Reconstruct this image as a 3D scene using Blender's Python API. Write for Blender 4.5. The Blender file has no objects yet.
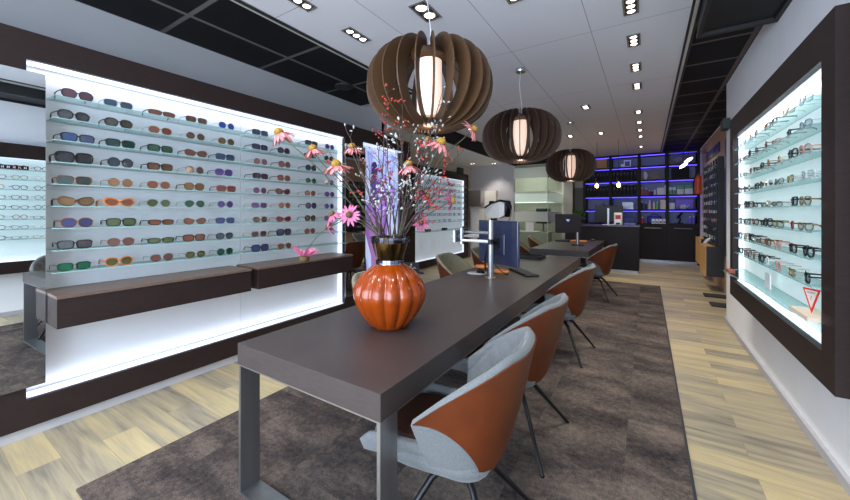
import bpy, math, random
from mathutils import Vector, Matrix, Quaternion
random.seed(7)
sc = bpy.context.scene
COL = sc.collection
PI = math.pi
R = math.radians

# ------------------------------------------------------------------ camera
FPX, CAMH, YAW, CXP, HYP = 350.0, 1.39, R(32.4), 425.0, 212.0
cam_d = bpy.data.cameras.new('camera')
cam_d.sensor_width = 36.0
cam_d.lens = 36.0 * FPX / 850.0
cam_d.shift_y = -(250.0 - HYP) / 850.0
cam_d.clip_start = 0.02
cam = bpy.data.objects.new('camera', cam_d)
COL.objects.link(cam)
cam.location = (0, 0, CAMH)
cam.rotation_euler = (PI / 2, 0, YAW)
sc.camera = cam
_s, _c = math.sin(YAW), math.cos(YAW)

def ray(px, py):
    u, v = (px - CXP) / FPX, (HYP - py) / FPX
    return Vector((u * _c - _s, u * _s + _c, v))
def at_depth(px, py, d):
    return Vector((0, 0, CAMH)) + ray(px, py) * d
def at_y(px, py, y):
    r = ray(px, py)
    return Vector((0, 0, CAMH)) + r * (y / r.y)
def at_x(px, py, x):
    r = ray(px, py)
    return Vector((0, 0, CAMH)) + r * (x / r.x)

# ------------------------------------------------------------------ materials
def lin(c):
    return tuple(((v / 255.0) / 12.92 if v / 255.0 <= 0.04045 else (((v / 255.0) + 0.055) / 1.055) ** 2.4) for v in c)

MATS = {}
def mat(name, rgb=(200, 200, 200), rough=0.5, metal=0.0, emit=None, estr=0.0, spec=0.5, coat=0.0, trans=0.0, alpha=1.0, vary=0.0, scale=30.0, stretch=(1, 1, 1), bump=0.0, sheen=0.0):
    """Principled material; vary mixes a darker and a lighter tone by stretched noise, bump raises the same noise."""
    if name in MATS:
        return MATS[name]
    m = bpy.data.materials.new(name)
    m.use_nodes = True
    nt = m.node_tree
    b = nt.nodes['Principled BSDF']
    c = lin(rgb)
    b.inputs['Base Color'].default_value = (*c, 1)
    b.inputs['Roughness'].default_value = rough
    b.inputs['Metallic'].default_value = metal
    b.inputs['Specular IOR Level'].default_value = spec
    b.inputs['Coat Weight'].default_value = coat
    b.inputs['Coat Roughness'].default_value = 0.05
    b.inputs['Transmission Weight'].default_value = trans
    b.inputs['Alpha'].default_value = alpha
    b.inputs['Sheen Weight'].default_value = sheen
    if emit:
        b.inputs['Emission Color'].default_value = (*lin(emit), 1)
        b.inputs['Emission Strength'].default_value = estr
    if vary > 0 or bump > 0:
        tc = nt.nodes.new('ShaderNodeTexCoord')
        mp = nt.nodes.new('ShaderNodeMapping')
        mp.inputs['Scale'].default_value = stretch
        nz = nt.nodes.new('ShaderNodeTexNoise')
        nz.inputs['Scale'].default_value = scale
        nz.inputs['Detail'].default_value = 5
        nt.links.new(tc.outputs['Object'], mp.inputs['Vector'])
        nt.links.new(mp.outputs['Vector'], nz.inputs['Vector'])
        if vary > 0:
            rp = nt.nodes.new('ShaderNodeValToRGB')
            rp.color_ramp.elements[0].position = 0.3
            rp.color_ramp.elements[1].position = 0.7
            rp.color_ramp.elements[0].color = (*[x * (1 - vary) for x in c], 1)
            rp.color_ramp.elements[1].color = (*[min(1, x * (1 + vary)) for x in c], 1)
            nt.links.new(nz.outputs['Fac'], rp.inputs['Fac'])
            nt.links.new(rp.outputs['Color'], b.inputs['Base Color'])
        if bump > 0:
            bp = nt.nodes.new('ShaderNodeBump')
            bp.inputs['Strength'].default_value = bump
            bp.inputs['Distance'].default_value = 0.002
            nt.links.new(nz.outputs['Fac'], bp.inputs['Height'])
            nt.links.new(bp.outputs['Normal'], b.inputs['Normal'])
    MATS[name] = m
    return m

def glass(name, tint=(225, 243, 240), mixg=0.12, rough=0.02):
    """thin architectural glass: tinted transparency with a fresnel sheen"""
    if name in MATS:
        return MATS[name]
    m = bpy.data.materials.new(name)
    m.use_nodes = True
    nt = m.node_tree
    for n in list(nt.nodes):
        nt.nodes.remove(n)
    out = nt.nodes.new('ShaderNodeOutputMaterial')
    tr = nt.nodes.new('ShaderNodeBsdfTransparent')
    tr.inputs['Color'].default_value = (*lin(tint), 1)
    gl = nt.nodes.new('ShaderNodeBsdfGlossy')
    gl.inputs['Roughness'].default_value = rough
    fr = nt.nodes.new('ShaderNodeLayerWeight')
    fr.inputs['Blend'].default_value = 0.5
    pw = nt.nodes.new('ShaderNodeMath'); pw.operation = 'POWER'; pw.inputs[1].default_value = 4.0
    ma = nt.nodes.new('ShaderNodeMath'); ma.operation = 'MULTIPLY_ADD'; ma.inputs[1].default_value = 0.45; ma.inputs[2].default_value = mixg * .25
    nt.links.new(fr.outputs['Facing'], pw.inputs[0])
    nt.links.new(pw.outputs[0], ma.inputs[0])
    mx = nt.nodes.new('ShaderNodeMixShader')
    nt.links.new(ma.outputs[0], mx.inputs[0])
    nt.links.new(tr.outputs[0], mx.inputs[1])
    nt.links.new(gl.outputs[0], mx.inputs[2])
    nt.links.new(mx.outputs[0], out.inputs['Surface'])
    MATS[name] = m
    return m

def floor_material():
    m = bpy.data.materials.new('oak_plank_floor')
    m.use_nodes = True
    nt = m.node_tree
    N, L = nt.nodes, nt.links
    b = N['Principled BSDF']
    tc = N.new('ShaderNodeTexCoord')
    br = N.new('ShaderNodeTexBrick')
    br.inputs['Scale'].default_value = 1.0
    br.inputs['Brick Width'].default_value = 1.25
    br.inputs['Row Height'].default_value = 0.172
    br.inputs['Mortar Size'].default_value = 0.0012
    br.inputs['Color1'].default_value = (0, 0, 0, 1)
    br.inputs['Color2'].default_value = (1, 1, 1, 1)
    br.inputs['Mortar'].default_value = (0.3, 0.3, 0.3, 1)
    br.offset = 0.37
    L.new(tc.outputs['Object'], br.inputs['Vector'])
    # every plank takes its own slice of the grain
    off = N.new('ShaderNodeVectorMath'); off.operation = 'MULTIPLY_ADD'
    off.inputs[1].default_value = (7.3, 3.1, 11.0)
    L.new(br.outputs['Color'], off.inputs[0])
    L.new(tc.outputs['Object'], off.inputs[2])
    mp = N.new('ShaderNodeMapping'); mp.inputs['Scale'].default_value = (0.9, 9.0, 1)
    L.new(off.outputs[0], mp.inputs['Vector'])
    nz = N.new('ShaderNodeTexNoise'); nz.inputs['Scale'].default_value = 1.6; nz.inputs['Detail'].default_value = 6; nz.inputs['Distortion'].default_value = 0.6
    L.new(mp.outputs[0], nz.inputs['Vector'])
    mp2 = N.new('ShaderNodeMapping'); mp2.inputs['Scale'].default_value = (2.5, 60.0, 1)
    L.new(off.outputs[0], mp2.inputs['Vector'])
    nz2 = N.new('ShaderNodeTexNoise'); nz2.inputs['Scale'].default_value = 2.0; nz2.inputs['Detail'].default_value = 4
    L.new(mp2.outputs[0], nz2.inputs['Vector'])
    a1 = N.new('ShaderNodeMath'); a1.operation = 'MULTIPLY_ADD'; a1.inputs[1].default_value = 0.27
    L.new(br.outputs['Color'], a1.inputs[0]); 
    a2 = N.new('ShaderNodeMath'); a2.operation = 'MULTIPLY_ADD'; a2.inputs[1].default_value = 0.30; a2.inputs[2].default_value = 0.0
    L.new(nz2.outputs['Fac'], a2.inputs[0])
    a3 = N.new('ShaderNodeMath'); a3.operation = 'MULTIPLY_ADD'; a3.inputs[1].default_value = 0.72
    L.new(nz.outputs['Fac'], a3.inputs[0]); L.new(a2.outputs[0], a3.inputs[2])
    L.new(a3.outputs[0], a1.inputs[2])
    a4 = N.new('ShaderNodeMath'); a4.operation = 'SUBTRACT'; a4.inputs[1].default_value = 0.18
    L.new(a1.outputs[0], a4.inputs[0])
    rp = N.new('ShaderNodeValToRGB')
    e = rp.color_ramp.elements
    e[0].position = 0.16; e[0].color = (*lin((104, 99, 92)), 1)
    e[1].position = 0.85; e[1].color = (*lin((208, 190, 146)), 1)
    x = rp.color_ramp.elements.new(0.38); x.color = (*lin((158, 147, 124)), 1)
    x = rp.color_ramp.elements.new(0.58); x.color = (*lin((190, 172, 130)), 1)
    L.new(a4.outputs[0], rp.inputs['Fac'])
    mixm = N.new('ShaderNodeMix'); mixm.data_type = 'RGBA'; mixm.blend_type = 'MULTIPLY'
    fm = N.new('ShaderNodeMath'); fm.operation = 'MULTIPLY'; fm.inputs[1].default_value = 0.45
    L.new(br.outputs['Fac'], fm.inputs[0])
    L.new(fm.outputs[0], mixm.inputs['Factor'])
    L.new(rp.outputs['Color'], mixm.inputs['A'])
    mixm.inputs['B'].default_value = (0.3, 0.25, 0.2, 1)
    L.new(mixm.outputs['Result'], b.inputs['Base Color'])
    b.inputs['Roughness'].default_value = 0.36
    b.inputs['Specular IOR Level'].default_value = 0.4
    bp = N.new('ShaderNodeBump'); bp.inputs['Strength'].default_value = 0.12; bp.inputs['Distance'].default_value = 0.002
    L.new(nz2.outputs['Fac'], bp.inputs['Height']); L.new(bp.outputs[0], b.inputs['Normal'])
    return m

def rug_material():
    m = bpy.data.materials.new('mottled_carpet')
    m.use_nodes = True
    nt = m.node_tree
    N, L = nt.nodes, nt.links
    b = N['Principled BSDF']
    tc = N.new('ShaderNodeTexCoord')
    br = N.new('ShaderNodeTexBrick')
    br.offset = 0.0
    for k, v in (('Scale', 1.0), ('Brick Width', 0.5), ('Row Height', 0.5), ('Mortar Size', 0.0)):
        br.inputs[k].default_value = v
    br.inputs['Color1'].default_value = (0, 0, 0, 1); br.inputs['Color2'].default_value = (1, 1, 1, 1)
    L.new(tc.outputs['Object'], br.inputs['Vector'])
    off = N.new('ShaderNodeVectorMath'); off.operation = 'MULTIPLY_ADD'; off.inputs[1].default_value = (2.2, 1.3, 0)
    L.new(br.outputs['Color'], off.inputs[0]); L.new(tc.outputs['Object'], off.inputs[2])
    mp = N.new('ShaderNodeMapping'); mp.inputs['Scale'].default_value = (1.3, 3.0, 1)
    L.new(off.outputs[0], mp.inputs['Vector'])
    cl = N.new('ShaderNodeTexNoise'); cl.inputs['Scale'].default_value = 1.3; cl.inputs['Detail'].default_value = 5; cl.inputs['Roughness'].default_value = 0.6
    L.new(mp.outputs[0], cl.inputs['Vector'])
    fi = N.new('ShaderNodeTexNoise'); fi.inputs['Scale'].default_value = 170; fi.inputs['Detail'].default_value = 2
    L.new(tc.outputs['Object'], fi.inputs['Vector'])
    f2 = N.new('ShaderNodeTexNoise'); f2.inputs['Scale'].default_value = 45; f2.inputs['Detail'].default_value = 3
    L.new(tc.outputs['Object'], f2.inputs['Vector'])
    s1 = N.new('ShaderNodeMath'); s1.operation = 'MULTIPLY_ADD'; s1.inputs[1].default_value = 0.8
    s2 = N.new('ShaderNodeMath'); s2.operation = 'MULTIPLY_ADD'; s2.inputs[1].default_value = 0.45
    s3 = N.new('ShaderNodeMath'); s3.operation = 'MULTIPLY_ADD'; s3.inputs[1].default_value = 0.35; s3.inputs[2].default_value = -0.295
    L.new(f2.outputs['Fac'], s3.inputs[0])
    L.new(fi.outputs['Fac'], s2.inputs[0]); L.new(s3.outputs[0], s2.inputs[2])
    L.new(cl.outputs['Fac'], s1.inputs[0]); L.new(s2.outputs[0], s1.inputs[2])
    rp = N.new('ShaderNodeValToRGB')
    e = rp.color_ramp.elements
    e[0].position = 0.3; e[0].color = (*lin((40, 37, 39)), 1)
    e[1].position = 0.74; e[1].color = (*lin((126, 112, 101)), 1)
    x = e.new(0.5); x.color = (*lin((80, 71, 67)), 1)
    L.new(s1.outputs[0], rp.inputs['Fac'])
    L.new(rp.outputs['Color'], b.inputs['Base Color'])
    b.inputs['Roughness'].default_value = 0.95
    b.inputs['Specular IOR Level'].default_value = 0.1
    bp = N.new('ShaderNodeBump'); bp.inputs['Strength'].default_value = 0.5; bp.inputs['Distance'].default_value = 0.004
    L.new(fi.outputs['Fac'], bp.inputs['Height']); L.new(bp.outputs[0], b.inputs['Normal'])
    return m

def tile_material(name, rgb, w, h, mortar, line, rough=0.7, spec=0.3):
    """painted ceiling boards with fine joints"""
    m = bpy.data.materials.new(name)
    m.use_nodes = True
    nt = m.node_tree
    N, L = nt.nodes, nt.links
    b = N['Principled BSDF']
    tc = N.new('ShaderNodeTexCoord')
    mp = N.new('ShaderNodeMapping'); mp.inputs['Location'].default_value = (0.0, 1.2, 0)
    L.new(tc.outputs['Object'], mp.inputs['Vector'])
    br = N.new('ShaderNodeTexBrick'); br.offset = 0.0
    for k, v in (('Scale', 1.0), ('Brick Width', w), ('Row Height', h), ('Mortar Size', mortar)):
        br.inputs[k].default_value = v
    c = lin(rgb)
    br.inputs['Color1'].default_value = (*c, 1); br.inputs['Color2'].default_value = (*[v * 0.97 for v in c], 1)
    br.inputs['Mortar'].default_value = (*lin(line), 1)
    L.new(mp.outputs[0], br.inputs['Vector'])
    L.new(br.outputs['Color'], b.inputs['Base Color'])
    b.inputs['Roughness'].default_value = rough
    b.inputs['Specular IOR Level'].default_value = spec
    return m

def poster_material():
    m = bpy.data.materials.new('poster_print')
    m.use_nodes = True
    nt = m.node_tree
    N, L = nt.nodes, nt.links
    b = N['Principled BSDF']
    tc = N.new('ShaderNodeTexCoord')
    mp = N.new('ShaderNodeMapping'); mp.inputs['Scale'].default_value = (1, 3.2, 0.8)
    L.new(tc.outputs['Object'], mp.inputs['Vector'])
    nz = N.new('ShaderNodeTexNoise'); nz.inputs['Scale'].default_value = 1.5; nz.inputs['Detail'].default_value = 3; nz.inputs['Distortion'].default_value = 1.4
    L.new(mp.outputs[0], nz.inputs['Vector'])
    rp = N.new('ShaderNodeValToRGB')
    e = rp.color_ramp.elements
    e[0].position = 0.25; e[0].color = (*lin((74, 88, 176)), 1)
    e[1].position = 0.75; e[1].color = (*lin((222, 230, 250)), 1)
    x = e.new(0.42); x.color = (*lin((140, 154, 224)), 1)
    x = e.new(0.52); x.color = (*lin((184, 198, 244)), 1)
    L.new(nz.outputs['Fac'], rp.inputs['Fac'])
    L.new(rp.outputs['Color'], b.inputs['Base Color'])
    L.new(rp.outputs['Color'], b.inputs['Emission Color'])
    b.inputs['Emission Strength'].default_value = 0.7
    b.inputs['Roughness'].default_value = 0.5
    return m

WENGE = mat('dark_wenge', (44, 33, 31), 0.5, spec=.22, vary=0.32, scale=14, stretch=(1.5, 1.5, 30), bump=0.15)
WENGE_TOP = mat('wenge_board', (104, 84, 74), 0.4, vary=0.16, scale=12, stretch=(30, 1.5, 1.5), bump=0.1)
TABLEWOOD = mat('table_laminate', (62, 54, 53), 0.36, spec=.4, vary=0.2, scale=16, stretch=(1.2, 26, 26), bump=0.12)
WHITEWALL = mat('white_paint', (240, 240, 242), 0.8, vary=0.02, scale=3)
GREYWALL = mat('grey_paint', (168, 168, 170), 0.8, vary=0.02, scale=3)
CREAMWALL = mat('warm_paint', (196, 188, 178), 0.8, vary=0.02, scale=3)
PLINTH = mat('grey_plinth', (178, 176, 178), 0.6)
STEEL = mat('brushed_steel', (150, 150, 152), 0.34, metal=0.9, vary=0.08, scale=20, stretch=(1, 1, 0.1))
CHROME = mat('chrome', (215, 215, 220), 0.12, metal=1.0)
BLACK = mat('black_plastic', (16, 16, 18), 0.38, spec=.25)
BLACKMETAL = mat('black_metal', (22, 22, 25), 0.35, metal=0.3)
DARKGREY = mat('dark_grey_plastic', (52, 50, 54), 0.45)
WHITEP = mat('white_plastic', (225, 225, 226), 0.35)
LEATHER = mat('cognac_leather', (90, 40, 14), 0.5, spec=.3, vary=0.2, scale=7, bump=0.12)
LEATHER_DK = mat('brown_leather', (60, 32, 22), 0.5, vary=0.15, scale=8)
FABRIC = mat('grey_wool', (104, 107, 108), 0.95, vary=0.16, scale=190, bump=0.4, spec=0.1, sheen=0.2)
FABRIC_OL = mat('olive_wool', (122, 118, 98), 0.95, vary=0.14, scale=190, bump=0.4, spec=0.1, sheen=0.2)
WALNUT = mat('walnut_veneer', (80, 55, 32), 0.5, vary=0.22, scale=16, stretch=(3, 3, 30))
WALNUT_DK = mat('dark_walnut_veneer', (72, 52, 42), 0.5, vary=0.2, scale=16, stretch=(3, 3, 30))
PANEL = mat('backlit_panel', (188, 193, 202), 0.6, emit=(244, 232, 222), estr=0.085)
PANEL_R = mat('backlit_panel_clear', (226, 234, 234), 0.6, emit=(206, 236, 240), estr=0.32)
LEDWHITE = mat('led_strip_white', (255, 255, 255), 0.5, emit=(215, 228, 255), estr=0.8)
LEDBLUE = mat('led_strip_blue', (120, 110, 255), 0.5, emit=(70, 55, 255), estr=6)
MIRROR = mat('mirror_silver', (222, 228, 230), 0.0, metal=1.0)
SHELFGLASS = glass('shelf_glass', (226, 241, 240), 0.10)
SHELFEDGE = mat('glass_edge', (160, 200, 198), 0.25, alpha=0.75)
CLEARLENS = glass('clear_lens', (236, 240, 242), 0.25)
ORANGEWOOD = mat('orange_wood', (196, 116, 52), 0.45, vary=0.15, scale=10)
OAK = mat('light_oak', (206, 158, 96), 0.5, vary=0.1, scale=8, stretch=(1, 1, 8))
OAKPANEL = mat('oak_panel', (186, 150, 122), 0.55, vary=0.1, scale=6, stretch=(1, 5, 0.6))

# ------------------------------------------------------------------ mesh builder
class MB:
    def __init__(s):
        s.v, s.f, s.mi = [], [], []
        s.cur = 0
    def add(s, vs, fs):
        o = len(s.v)
        s.v += [tuple(p) for p in vs]
        for f in fs:
            s.f.append(tuple(i + o for i in f)); s.mi.append(s.cur)
        return s
    def box(s, x0, x1, y0, y1, z0, z1, M=None, bev=0.0):
        if bev > 0:
            return s.rbox(x0, x1, y0, y1, z0, z1, bev, M)
        vs = [Vector(p) for p in ((x0, y0, z0), (x1, y0, z0), (x1, y1, z0), (x0, y1, z0), (x0, y0, z1), (x1, y0, z1), (x1, y1, z1), (x0, y1, z1))]
        if M: vs = [M @ p for p in vs]
        return s.add(vs, [(0, 3, 2, 1), (4, 5, 6, 7), (0, 1, 5, 4), (1, 2, 6, 5), (2, 3, 7, 6), (3, 0, 4, 7)])
    def rbox(s, x0, x1, y0, y1, z0, z1, b, M=None):
        """box with chamfered vertical edges and chamfered top and bottom rims"""
        def ring(d, z):
            c = b
            xa, xb, ya, yb = x0 + d, x1 - d, y0 + d, y1 - d
            return [(xa + c, ya, z), (xb - c, ya, z), (xb, ya + c, z), (xb, yb - c, z), (xb - c, yb, z), (xa + c, yb, z), (xa, yb - c, z), (xa, ya + c, z)]
        rings = [ring(b * .7, z0), ring(0, z0 + b * .7), ring(0, z1 - b * .7), ring(b * .7, z1)]
        vs = [Vector(p) for r in rings for p in r]
        if M: vs = [M @ p for p in vs]
        fs = [tuple(reversed(range(8))), tuple(range(24, 32))]
        for k in range(3):
            for i in range(8):
                j = (i + 1) % 8
                fs.append((k * 8 + i, k * 8 + j, k * 8 + 8 + j, k * 8 + 8 + i))
        return s.add(vs, fs)
    def tube(s, pts, r, n=8, caps=True):
        pts = [Vector(p) for p in pts]
        rs = r if isinstance(r, (list, tuple)) else [r] * len(pts)
        t0 = (pts[1] - pts[0]).normalized()
        a = Vector((0, 0, 1)) if abs(t0.z) < .9 else Vector((1, 0, 0))
        nrm = t0.cross(a).normalized()
        vs, fs = [], []
        for i, p in enumerate(pts):
            t = (pts[min(i + 1, len(pts) - 1)] - pts[max(i - 1, 0)])
            t = t.normalized() if t.length > 1e-9 else t0
            nrm = (nrm - t * nrm.dot(t))
            nrm = nrm.normalized() if nrm.length > 1e-6 else t.orthogonal().normalized()
            bn = t.cross(nrm)
            for k in range(n):
                an = 2 * PI * k / n
                vs.append(p + (nrm * math.cos(an) + bn * math.sin(an)) * rs[i])
        for i in range(len(pts) - 1):
            for k in range(n):
                j = (k + 1) % n
                fs.append((i * n + k, i * n + j, i * n + n + j, i * n + n + k))
        if caps:
            fs.append(tuple(reversed(range(n))))
            m = (len(pts) - 1) * n
            fs.append(tuple(range(m, m + n)))
        return s.add(vs, fs)
    def lathe(s, prof, n=24, c=(0, 0, 0), M=None, fn=None, cap0=True, cap1=True):
        vs, fs = [], []
        for (r, z) in prof:
            for k in range(n):
                an = 2 * PI * k / n
                rr = r * (fn(an, z) if fn else 1)
                p = Vector((rr * math.cos(an), rr * math.sin(an), z))
                if M: p = M @ p
                vs.append(p + Vector(c))
        for i in range(len(prof) - 1):
            for k in range(n):
                j = (k + 1) % n
                fs.append((i * n + k, i * n + j, i * n + n + j, i * n + n + k))
        if cap0: fs.append(tuple(reversed(range(n))))
        if cap1:
            m = (len(prof) - 1) * n
            fs.append(tuple(range(m, m + n)))
        return s.add(vs, fs)
    def ball(s, c, r, n=10, m=6, sc3=(1, 1, 1), M=None):
        vs, fs = [], []
        c = Vector(c)
        for i in range(m + 1):
            ph = PI * i / m
            if i in (0, m):
                p = Vector((0, 0, math.cos(ph) * sc3[2])) * r
                vs.append((M @ p if M else p) + c); continue
            for k in range(n):
                an = 2 * PI * k / n
                p = Vector((math.sin(ph) * math.cos(an) * sc3[0], math.sin(ph) * math.sin(an) * sc3[1], math.cos(ph) * sc3[2])) * r
                vs.append((M @ p if M else p) + c)
        for k in range(n):
            fs.append((0, 1 + k, 1 + (k + 1) % n))
        for i in range(m - 2):
            for k in range(n):
                j = (k + 1) % n
                a = 1 + i * n
                fs.append((a + k, a + n + k, a + n + j, a + j))
        last = 1 + (m - 1) * n
        a = 1 + (m - 2) * n
        for k in range(n):
            fs.append((a + k, last, a + (k + 1) % n))
        return s.add(vs, fs)
    def prism(s, poly, f0, f1):
        """poly: list of 2d points; f0, f1 map a 2d point to the two faces"""
        n = len(poly)
        vs = [f0(p) for p in poly] + [f1(p) for p in poly]
        fs = [tuple(reversed(range(n))), tuple(range(n, 2 * n))]
        for i in range(n):
            j = (i + 1) % n
            fs.append((i, j, n + j, n + i))
        return s.add(vs, fs)
    def grid(s, rows, closed=False):
        m, n = len(rows), len(rows[0])
        vs = [p for r in rows for p in r]
        fs = []
        for i in range(m - 1):
            for k in range(n if closed else n - 1):
                j = (k + 1) % n
                fs.append((i * n + k, i * n + j, i * n + n + j, i * n + n + k))
        return s.add(vs, fs)
    def build(s, name, m, parent=None, smooth=False, world=True, angle=None):
        """ONE mesh object. Without a parent its origin goes to the middle of its base; with one, coordinates are world unless world=False."""
        me = bpy.data.meshes.new(name)
        off = Vector((0, 0, 0))
        if parent is None:
            xs, ys, zs = zip(*s.v)
            off = Vector(((min(xs) + max(xs)) / 2, (min(ys) + max(ys)) / 2, min(zs)))
        elif world:
            p = parent
            while p is not None:
                off += p.location; p = p.parent
        me.from_pydata([tuple(Vector(p) - off) for p in s.v], [], s.f)
        ms = m if isinstance(m, (list, tuple)) else [m]
        for q in ms: me.materials.append(q)
        if len(ms) > 1:
            me.polygons.foreach_set('material_index', s.mi)
        if smooth:
            me.polygons.foreach_set('use_smooth', [True] * len(me.polygons))
            if angle is not None:
                try: me.set_sharp_from_angle(angle=R(angle))
                except Exception: pass
        me.validate()
        me.update()
        o = bpy.data.objects.new(name, me)
        COL.objects.link(o)
        if parent is not None: o.parent = parent
        else: o.location = off
        return o

def tag(o, label=None, cat=None, group=None, kind=None):
    if label: o['label'] = label
    if cat: o['category'] = cat
    if group: o['group'] = group
    if kind: o['kind'] = kind
    return o
def thing(name, label, cat, loc=(0, 0, 0), group=None, rz=0.0):
    o = bpy.data.objects.new(name, None)
    COL.objects.link(o)
    o.location = loc; o.rotation_euler = (0, 0, rz)
    o.empty_display_size = 0.1
    return tag(o, label, cat, group)
def structure(o):
    o['kind'] = 'structure'; return o
def copy_tree(root, loc, rz, label=None, group=None):
    r = root.copy(); COL.objects.link(r)
    r.location = loc; r.rotation_euler = (0, 0, rz)
    tag(r, label, None, group)
    for ch in list(root.children):
        c = ch.copy(); COL.objects.link(c); c.parent = r
        for g in list(ch.children):
            d = g.copy(); COL.objects.link(d); d.parent = c
    return r
def B(name, m, x0, x1, y0, y1, z0, z1, parent=None, bev=0.0):
    return MB().box(x0, x1, y0, y1, z0, z1, bev=bev).build(name, m, parent)
def bez(p0, p1, p2, n=10):
    p0, p1, p2 = Vector(p0), Vector(p1), Vector(p2)
    return [p0 * (1 - t) ** 2 + p1 * 2 * t * (1 - t) + p2 * t * t for t in [i / n for i in range(n + 1)]]
def ordn(i):
    return ['first', 'second', 'third', 'fourth', 'fifth', 'sixth', 'seventh', 'eighth', 'ninth', 'tenth', 'eleventh', 'twelfth'][i]

# ================================================================== SETTING
CZ = 3.03
YB = 11.85
structure(B('floor', floor_material(), -7.0, 1.4, -2.6, 12.0, -0.1, 0.0))
XSTEP, YSTEP = -3.72, 4.62
XL2 = -4.66
structure(B('ceiling', tile_material('ceiling_boards', (226, 224, 232), 0.74, 1.68, 0.003, (150, 148, 156)), -2.66, 0.32, -2.6, 12.0, CZ, CZ + 0.1))
structure(B('ceiling_side', tile_material('ceiling_boards_side', (226, 224, 230), 0.74, 1.68, 0.003, (150, 148, 156)), -7.0, -2.66, 4.0, 12.0, CZ, CZ + 0.1))
structure(B('wall_left', GREYWALL, XSTEP - 0.1, XSTEP, -2.6, YSTEP, 0, CZ + 0.2))
structure(B('wall_left_return', GREYWALL, XL2 - 0.1, XSTEP, YSTEP - 0.1, YSTEP, 0, CZ + 0.2))
structure(B('wall_left_far', CREAMWALL, XL2 - 0.1, XL2, YSTEP, 12.0, 0, CZ + 0.2))
structure(B('wall_right', WHITEWALL, 0.86, 0.96, -2.6, 5.87, 0, CZ + 0.2))
structure(B('wall_right_far', WHITEWALL, 1.16, 1.26, 5.80, 12.0, 0, CZ + 0.2))
structure(B('wall_right_return', WHITEWALL, 0.9, 1.26, 5.79, 5.87, 0, CZ + 0.2))
structure(B('wall_back', CREAMWALL, -5.0, 1.4, 12.0, 12.1, 0, CZ + 0.2))
structure(B('wall_entrance', WHITEWALL, -5.0, 1.4, -2.7, -2.6, 0, CZ + 0.2))
structure(B('baseboard_right', PLINTH, 0.835, 0.86, -2.6, 5.87, 0, 0.055))
structure(B('baseboard_left_far', PLINTH, XL2, XL2 + 0.02, YSTEP, 12.0, 0, 0.08))

BLACKTILE = tile_material('black_ceiling_tiles', (20, 20, 23), 1.2, 0.6, 0.022, (104, 92, 90), 0.7, 0.2)
BLACKTILE_L = tile_material('black_ceiling_tiles_left', (20, 20, 23), 0.52, 0.95, 0.02, (100, 97, 99), 0.7, 0.2)
structure(B('ceiling_black_left', BLACKTILE_L, XSTEP, -2.69, -2.6, 4.0, CZ - 0.012, CZ + 0.1))
structure(B('ceiling_black_right', BLACKTILE, 0.36, 1.3, 3.78, 12.0, CZ - 0.005, CZ + 0.1))
BLKB = mat('black_board', (20, 20, 23), 0.6, spec=.2)
structure(B('trim_8', BLKB, -3.34, -3.30, YSTEP, 10.03, 2.76, CZ))
structure(B('trim_9', BLKB, -3.34, -2.31, 10.03, 10.07, 2.74, CZ))
structure(B('ceiling_soffit_left', WHITEWALL, XL2, -3.34, YSTEP, 10.02, 2.80, CZ))
structure(B('wall_cross', mat('lilac_grey_paint', (186, 182, 184), .8), XL2, -3.29, 10.03, 10.13, 0, CZ))
TRIMG = mat('ceiling_trim_grey', (190, 186, 178), 0.4)
TRIMB = mat('ceiling_trim_black', (30, 28, 30), 0.5)
structure(B('trim_1', TRIMG, 0.318, 0.34, -2.6, 11.6, CZ - 0.03, CZ + 0.02))
structure(B('trim_2', TRIMB, 0.30, 0.318, -2.6, 11.6, CZ - 0.012, CZ + 0.02))
structure(B('trim_3', TRIMB, 0.34, 0.362, -2.6, 11.6, CZ - 0.03, CZ + 0.02))
structure(B('trim_4', TRIMG, -2.695, -2.672, -2.6, 4.0, CZ - 0.02, CZ + 0.02))
structure(B('trim_5', TRIMB, -2.672, -2.655, -2.6, 4.0, CZ - 0.02, CZ + 0.02))
# the dropped soffit over the near right display
mb = MB()
mb.box(0.36, 0.86, -2.6, 3.77, 2.90, 3.1)
structure(mb.build('ceiling_soffit_right', mat('soffit_black', (19, 20, 23), 0.6)))
fr = MB()
for x0, x1, y0, y1 in ((0.355, 0.385, -2.6, 3.78), (0.83, 0.86, -2.6, 3.78), (0.385, 0.83, 3.74, 3.78), (0.385, 0.83, 2.62, 2.65)):
    fr.box(x0, x1, y0, y1, 2.872, 2.90)
structure(fr.build('trim_6', TRIMB))
sp = MB(); sp.lathe([(0.115, 2.995), (0.115, 3.02)], 24, c=(-3.3, 3.25, 0))
tag(sp.build('ceiling_speaker', mat('speaker_grille', (34, 34, 38), 0.6)), 'round black loudspeaker set in the black tiles at the end of the left ceiling strip', 'speaker')

# rug
tag(B('rug', rug_material(), -2.40, 0.19, 0.54, 7.85, 0, 0.012), 'large mottled grey brown carpet lying under both long tables', 'rug')
tag(B('rug_edging', mat('rug_binding', (40, 40, 46), 0.8), 0.19, 0.203, 0.54, 7.85, 0, 0.013), 'thin dark binding strip along the right edge of the carpet', 'edging strip')

# ================================================================== DISPLAY UNITS
def picture_frame(mb, axis_x, xf, xb, y0, y1, z0, z1, sy0, sy1, sz0, sz1):
    """four mitred boards round an opening; xf front, xb back"""
    def quad(a, b, c, d):
        mb.prism([a, b, c, d], lambda p: Vector((xf, p[0], p[1])), lambda p: Vector((xb, p[0], p[1])))
    iy0, iy1, iz0, iz1 = y0 + sy0, y1 - sy1, z0 + sz0, z1 - sz1
    quad((y0, z0), (iy0, iz0), (iy0, iz1), (y0, z1))
    quad((y1, z0), (y1, z1), (iy1, iz1), (iy1, iz0))
    quad((y0, z1), (iy0, iz1), (iy1, iz1), (y1, z1))
    quad((y0, z0), (y1, z0), (iy1, iz0), (iy0, iz0))

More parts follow.
